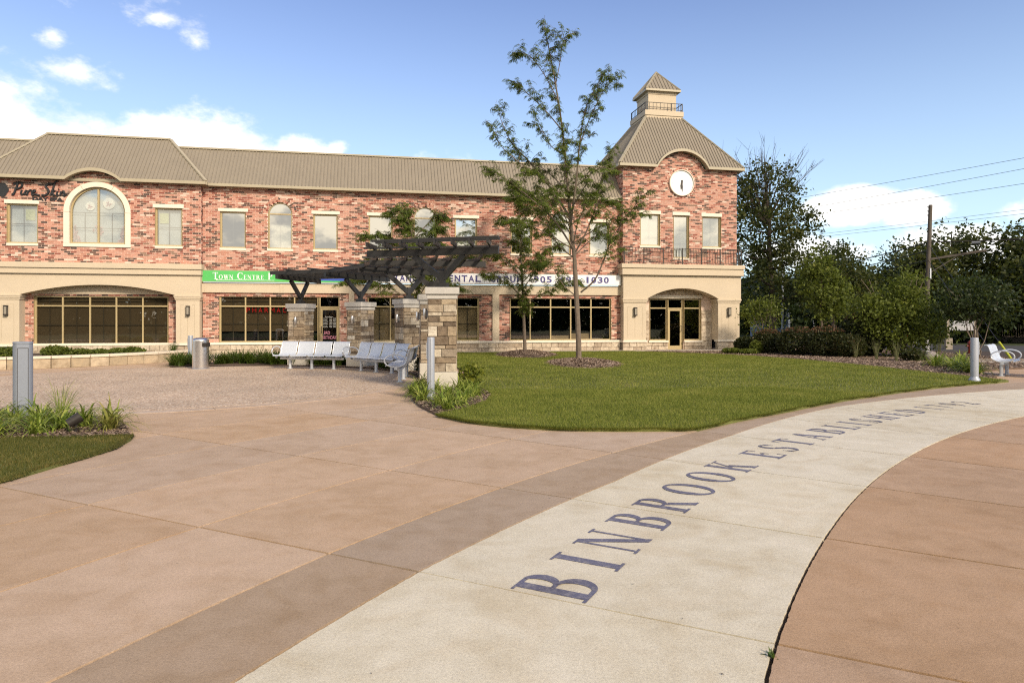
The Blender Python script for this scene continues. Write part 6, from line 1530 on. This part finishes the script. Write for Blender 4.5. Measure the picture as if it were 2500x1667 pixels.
# ------------------------------------------------------------------ utility pole and wires
up = thing('utility_pole', 'leaning weathered wooden utility pole with a bracket arm', 'utility pole', (25.5, 42, -.06))
m = MB(); m.tube([(0, 0, 0), (.06, 0, 3.5), (.25, 0, 8.65)], [.15, .14, .11], 12); m.build('pole', M_WOOD, up, True)
m = MB()
for z in (8.5, 8.25, 8.0): m.tube([(.18, 0, z), (.06, 0, z+.02)], .035, 6)
m.build('insulator', M_IRON, up)
m = MB(); m.beam((.12, -.05, 5.30), (2.85, -1.2, 5.75), .12, .13); m.build('bracket_arm', M_WOOD, up); m = MB(); m.beam((.05, -.05, 4.4), (1.5, -.6, 5.45), .05, .05); m.build('brace', M_WOOD, up)
m = MB(); m.box(.11, .19, -.18, -.08, 4.1, 4.75); m.build('conduit_box', M_SILVER, up)
def wire(label, a, b, r, sag=.3, name='overhead_wire', group='overhead wires on the right'):
    a, b = Vector(a), Vector(b); P = [a.lerp(b, k/16)-Vector((0, 0, sag*4*(k/16)*(1-k/16))) for k in range(17)]
    m = MB(); m.tube(P, r, 5); o = m.build(name, M_IRON, None, True, fix=False); return tag(o, label, 'wire', group)
wire('topmost thin overhead wire crossing the sky at right', (16.0, 62, 10.9), (31.5, 36, 10.9), .012, .1)
wire('second thin overhead wire crossing the sky at right', (18.5, 62, 10.2), (32, 34, 10.3), .012, .1)
wire('third thin overhead wire crossing the sky at right', (18.0, 66, 10.1), (33, 33, 9.4), .012, .1)
wire('upper of the pale wire pair behind the pole top', (20, 70, 9.0), (38, 43, 9.2), .011, .1); wire('lower of the pale wire pair behind the pole top', (20, 70, 8.8), (38, 43, 8.9), .011, .1)
pt = (25.65, 42, 6.3)
wire('thick black cable running right from the pole past the maples', pt, (40, 31, 6.5), .038, .25); wire('thick black cable running left from the pole to the trees', pt, (20, 62, 5.4), .035, .5)
wire('second black cable running left from the pole below the first', (25.65, 42, 5.8), (20, 62, 4.9), .03, .5); wire('third black cable low over the dark trees left of the pole', (25.6, 42, 5.2), (20, 62, 4.4), .026, .4)
for i, (x, y, z, L_, lb) in enumerate(((27.6, 40.6, 6.22, .42, 'small grey splice box hung on the black cable near the pole'), (30.2, 38.6, 6.2, .8, 'longer grey splice box hung on the black cable'))):
    s = thing('cable_splice_box', lb, 'splice box', (x, y, z), -.65, 'splice boxes on the black cable'); m = MB(); m.tube([(-L_/2, 0, -.08), (L_/2, 0, -.08)], .11, 10); m.build('case', M_GREYP, s, True); m = MB(); m.box(-L_/2+.03, -L_/2+.06, -.01, .01, -.0, .08); m.box(L_/2-.06, L_/2-.03, -.01, .01, 0, .08); m.build('hanger', M_IRON, s)
m_ = MB(); m_.tube([Vector(p) for p in smoothline([(30.6, 38.2, 6.1), (31.1, 37.9, 5.75), (31.8, 37.4, 5.75), (32.5, 36.8, 6.3)], 5)], .018, 5); tag(m_.build('cable_loop', M_IRON, None, True, fix=False), 'drooping slack cable loop right of the longer splice box', 'wire')
ga, gb = Vector((25.65, 42, 6.1)), Vector((19.2, 26.2, .0))
wire('upper guy wire slanting from the pole to the yellow guard', ga, gb, .014, 0, 'guy_wire', 'guy wires of the pole'); wire('lower guy wire slanting from the pole towards the street edge', (25.6, 42, 5.2), (18.9, 26.6, .0), .014, 0, 'guy_wire', 'guy wires of the pole')
d = (ga-gb).normalized(); m = MB(); m.tube([gb+d*.15, gb+d*1.9], .045, 10); tag(m.build('guy_guard', pbr('yellow_plastic', (.50, .52, .02), .5, .08, 4), None, True), 'yellow plastic guard round the guy wire behind the right benches', 'guy guard')
m = MB(); m.box(-.09, .09, -.05, .05, 0, .70); pm = m.build('marker_post', M_WHITE, None, bev=.01); pm.location = (17.5, 28.8, .03); tag(pm, 'white marker post right of the large bushy shrub', 'marker post', 'white posts by the street'); 
m = MB(); m.box(-.07, .07, -.04, .04, 0, .62); pm = m.build('marker_post', M_WHITE, None, bev=.01); pm.location = (17.15, 29.2, .03); pm.rotation_euler = (0, .12, 0); tag(pm, 'slightly tilted white post behind the large bushy shrub', 'marker post', 'white posts by the street')
# street light reaching out beside the maple
sl_ = thing('street_light', 'thin grey street light arm sticking out beside the big maple', 'street light', (21.8, 55, 0)); m = MB(); m.tube([(0, 0, 0), (0, 0, 7.9)], [.09, .06], 10); m.tube([(0, 0, 7.85), (1.0, 0, 8.05)], .035, 8); m.build('pole', M_GREYP, sl_, True); m = MB(); m.box(.9, 1.6, -.12, .12, 8.0, 8.12); m.build('lamp_head', M_SILVER, sl_, bev=.03)
# fire hydrant, roadside sign, parked car, two houses
hy = thing('fire_hydrant', 'small red fire hydrant behind the right shrubs', 'hydrant', (21.6, 32.2, -.02)); m = MB(); m.lathe([(.13, 0), (.13, .04), (.09, .05), (.09, .42), (.115, .43), (.11, .50), (.05, .57), (.02, .60)], 16); m.build('barrel', pbr('hydrant_red', (.16, .025, .015), .5, .1, 4), hy, True); m = MB(); m.tube([(-.16, 0, .34), (.16, 0, .34)], .045, 10); m.build('nozzle', pbr('hydrant_red', (.45, .05, .02)), hy, True)
sg = thing('roadside_sign', 'pale roadside sign board on a post with stone base', 'sign', (23.1, 36.2, -.04), -.1)
m = MB(); m.box(-.17, .17, -.17, .17, 0, .62); m.build('base', M_CORE, sg, bev=.01); m = MB(); m.box(-.06, .06, -.06, .06, .62, 1.62); m.box(1.30, 1.40, -.05, .05, 0, 1.62); m.build('post', M_CORE, sg)
m = MB(); m.box(.06, 1.30, -.03, .03, 1.02, 1.52); m.build('board', pbr('sign_board', (.42, .42, .44), .6, .05, 2), sg)
lg = MB(); lg.tube([(.20+.10*cos(t), -.036, 1.34+.12*sin(t)) for t in np.linspace(.6, 5.2, 16)], .02, 5); lg.tube([(.17, -.036, 1.28), (.32, -.036, 1.44)], .016, 5); lg.build('emblem', M_GREYP, sg, fix=False)
def sign_text(s, x0, x1, z0, z1):
    me = fit_text(text_mesh(s, 1, .003), x0, x1, z0, z1, -.033); me.materials.clear(); me.materials.append(M_GREYP); link('lettering', me, sg)
sign_text('Family', .42, 1.1, 1.39, 1.48); sign_text('Dentistry', .42, 1.1, 1.27, 1.36); sign_text('692 616', .2, 1.0, 1.05, 1.12)
car = thing('parked_car', 'dark parked sedan glimpsed behind the large bushy shrub', 'car', (22.6, 40.2, -.02), radians(62))
M_CAR = pbr('dark_car_paint', (.012, .012, .016), .25, .1, 3, spec=.6); M_TYRE = pbr('tyre', (.015, .015, .015), .9, .2, 4); M_WIND = glassmat('car_glass', .25, (.1, .1, .11))
prof = [(-2.25, .45), (-2.2, .80), (-1.95, .92), (-1.35, .97), (-.75, 1.42), (.45, 1.45), (1.15, 1.0), (1.9, .90), (2.2, .72), (2.25, .40), (2.0, .28), (-2.0, .28)]
m = MB(); n = len(prof); wd = [.80 if z > 1.1 else .88 for x, z in prof]; m.v = [(x, -w * (.78 if z > 1.2 else 1), z) for (x, z), w in zip(prof, wd)]+[(x, w*(.78 if z > 1.2 else 1), z) for (x, z), w in zip(prof, wd)]
m.f = [tuple(range(n)), tuple(range(n, 2*n))[::-1]]+[(i, i+n, (i+1) % n+n, (i+1) % n) for i in range(n)]; m.build('body', M_CAR, car, bev=.03)
for a, b, nm in ((3, 4, 'rear_window'), (5, 6, 'windscreen')):
    (xa, za), (xb, zb3) = prof[a], prof[b]; off = .012; m = MB(); sg_ = -1 if a == 3 else 1
    p = [(xa, za), (xb, zb3)]; m.poly([(xa*.97+xb*.03+sg_*.02, -.62, za*.94+zb3*.06+.02), (xa*.97+xb*.03+sg_*.02, .62, za*.94+zb3*.06+.02), (xb*.94+xa*.06+sg_*.02, .56, zb3*.95+za*.05+.02), (xb*.94+xa*.06+sg_*.02, -.56, zb3*.95+za*.05+.02)]); m.build(nm, M_WIND, car, fix=False)
for x in (-1.4, 1.4):
    for y in (-.82, .82):
        m = MB(); m.lathe([(.32, -.1), (.33, -.06), (.33, .06), (.32, .1)], 20); o = m.build('wheel', M_TYRE, car, True, loc=(x, y, .33)); o.rotation_euler = (pi/2, 0, 0); m = MB(); m.lathe([(.2, -.105), (.2, .105)], 14); m.build('rim', M_STEEL, o)
for y in (-.6, .6):
    m = MB(); m.box(-2.29, -2.22, y-.16, y+.16, .66, .78); m.build('tail_light', pbr('tail_red', (.3, .01, .01), .3, .05, 2), car)
M_SIDE = pbr('blue_grey_siding', (.20, .24, .32), .8, .06, 2); M_SHING = pbr('shingle_roof', (.075, .07, .068), .9, .2, 5, bump=.5, bscale=30)
def house(label, x, y, rz, w, dp_, hh, rh, wall, porch=False):
    h = thing('house', label, 'house', (x, y, -.04), rz)
    m = MB(); m.box(-w/2, w/2, 0, dp_, 0, hh); m.build('wall', wall, h)
    m = MB(); k = 0; z = .15
    while z < hh: m.box(-w/2-.004, w/2+.004, -.022, 0, z, z+.012); m.poly([(-w/2, -.022, z), (w/2, -.022, z), (w/2, -.006, z+.14), (-w/2, -.006, z+.14)]); z += .15
    m.build('siding', wall, h, fix=False)['kind'] = 'stuff'
    m = MB(); m.v = [(-w/2-.35, -.4, hh), (w/2+.35, -.4, hh), (w/2+.35, dp_+.4, hh), (-w/2-.35, dp_+.4, hh), (-w/2-.35, dp_/2, hh+rh), (w/2+.35, dp_/2, hh+rh)]; m.f = [(0, 1, 5, 4), (2, 3, 4, 5), (0, 4, 3), (1, 2, 5), (0, 3, 2, 1)]; m.build('roof', M_SHING, h)
    for s in (-w*.3, w*.3):
        m = MB(); m.box(s-.55, s-.45, -.06, .0, .9, 2.2); m.box(s+.45, s+.55, -.06, 0, .9, 2.2); m.box(s-.45, s+.45, -.06, 0, 2.1, 2.2); m.box(s-.45, s+.45, -.06, 0, .9, 1.0); o = m.build('window', M_WHITE, h); m = MB(); m.box(s-.45, s+.45, -.035, -.025, 1.0, 2.1); m.build('pane', M_WIND, o)
    m = MB(); m.box(-.45, .45, -.05, 0, .15, 2.2); m.build('door', M_IRON, h)
    if porch:
        m = MB(); m.box(-w/2, w/2, -1.9, 0, 0, .35); m.box(-w/2, w/2, -1.95, 0, 2.5, 2.65); m.build('porch', M_SHING, h)
        m = MB()
        for k in range(int(w/.13)): x_ = -w/2+k*.13; m.box(x_, x_+.04, -1.88, -1.84, .42, 1.15)
        m.box(-w/2, w/2, -1.9, -1.82, 1.15, 1.22); m.box(-w/2, w/2, -1.9, -1.82, .38, .42); m.build('porch_railing', M_MORTAR, h, fix=False)
house('small blue grey clapboard house glimpsed between the tree trunks', 25.3, 58.5, .2, 3.6, 6, 2.7, 1.6, M_SIDE)
house('dark house with a porch railing behind the right hand benches', 38.5, 47.5, -.55, 9, 6, 3.1, 2.0, pbr('dark_siding', (.10, .095, .09), .8, .08, 2), True)
# weed in the joint of the inscribed walk
wd_ = link('weed', clump_mesh('weed', M_DAYD, 22, .015, .05, .012, 1.3, 77, .8, .02), None, (1.235, 3.245, -.004)); tag(wd_, 'small green weed growing in the joint between cream and brown concrete', 'weed')
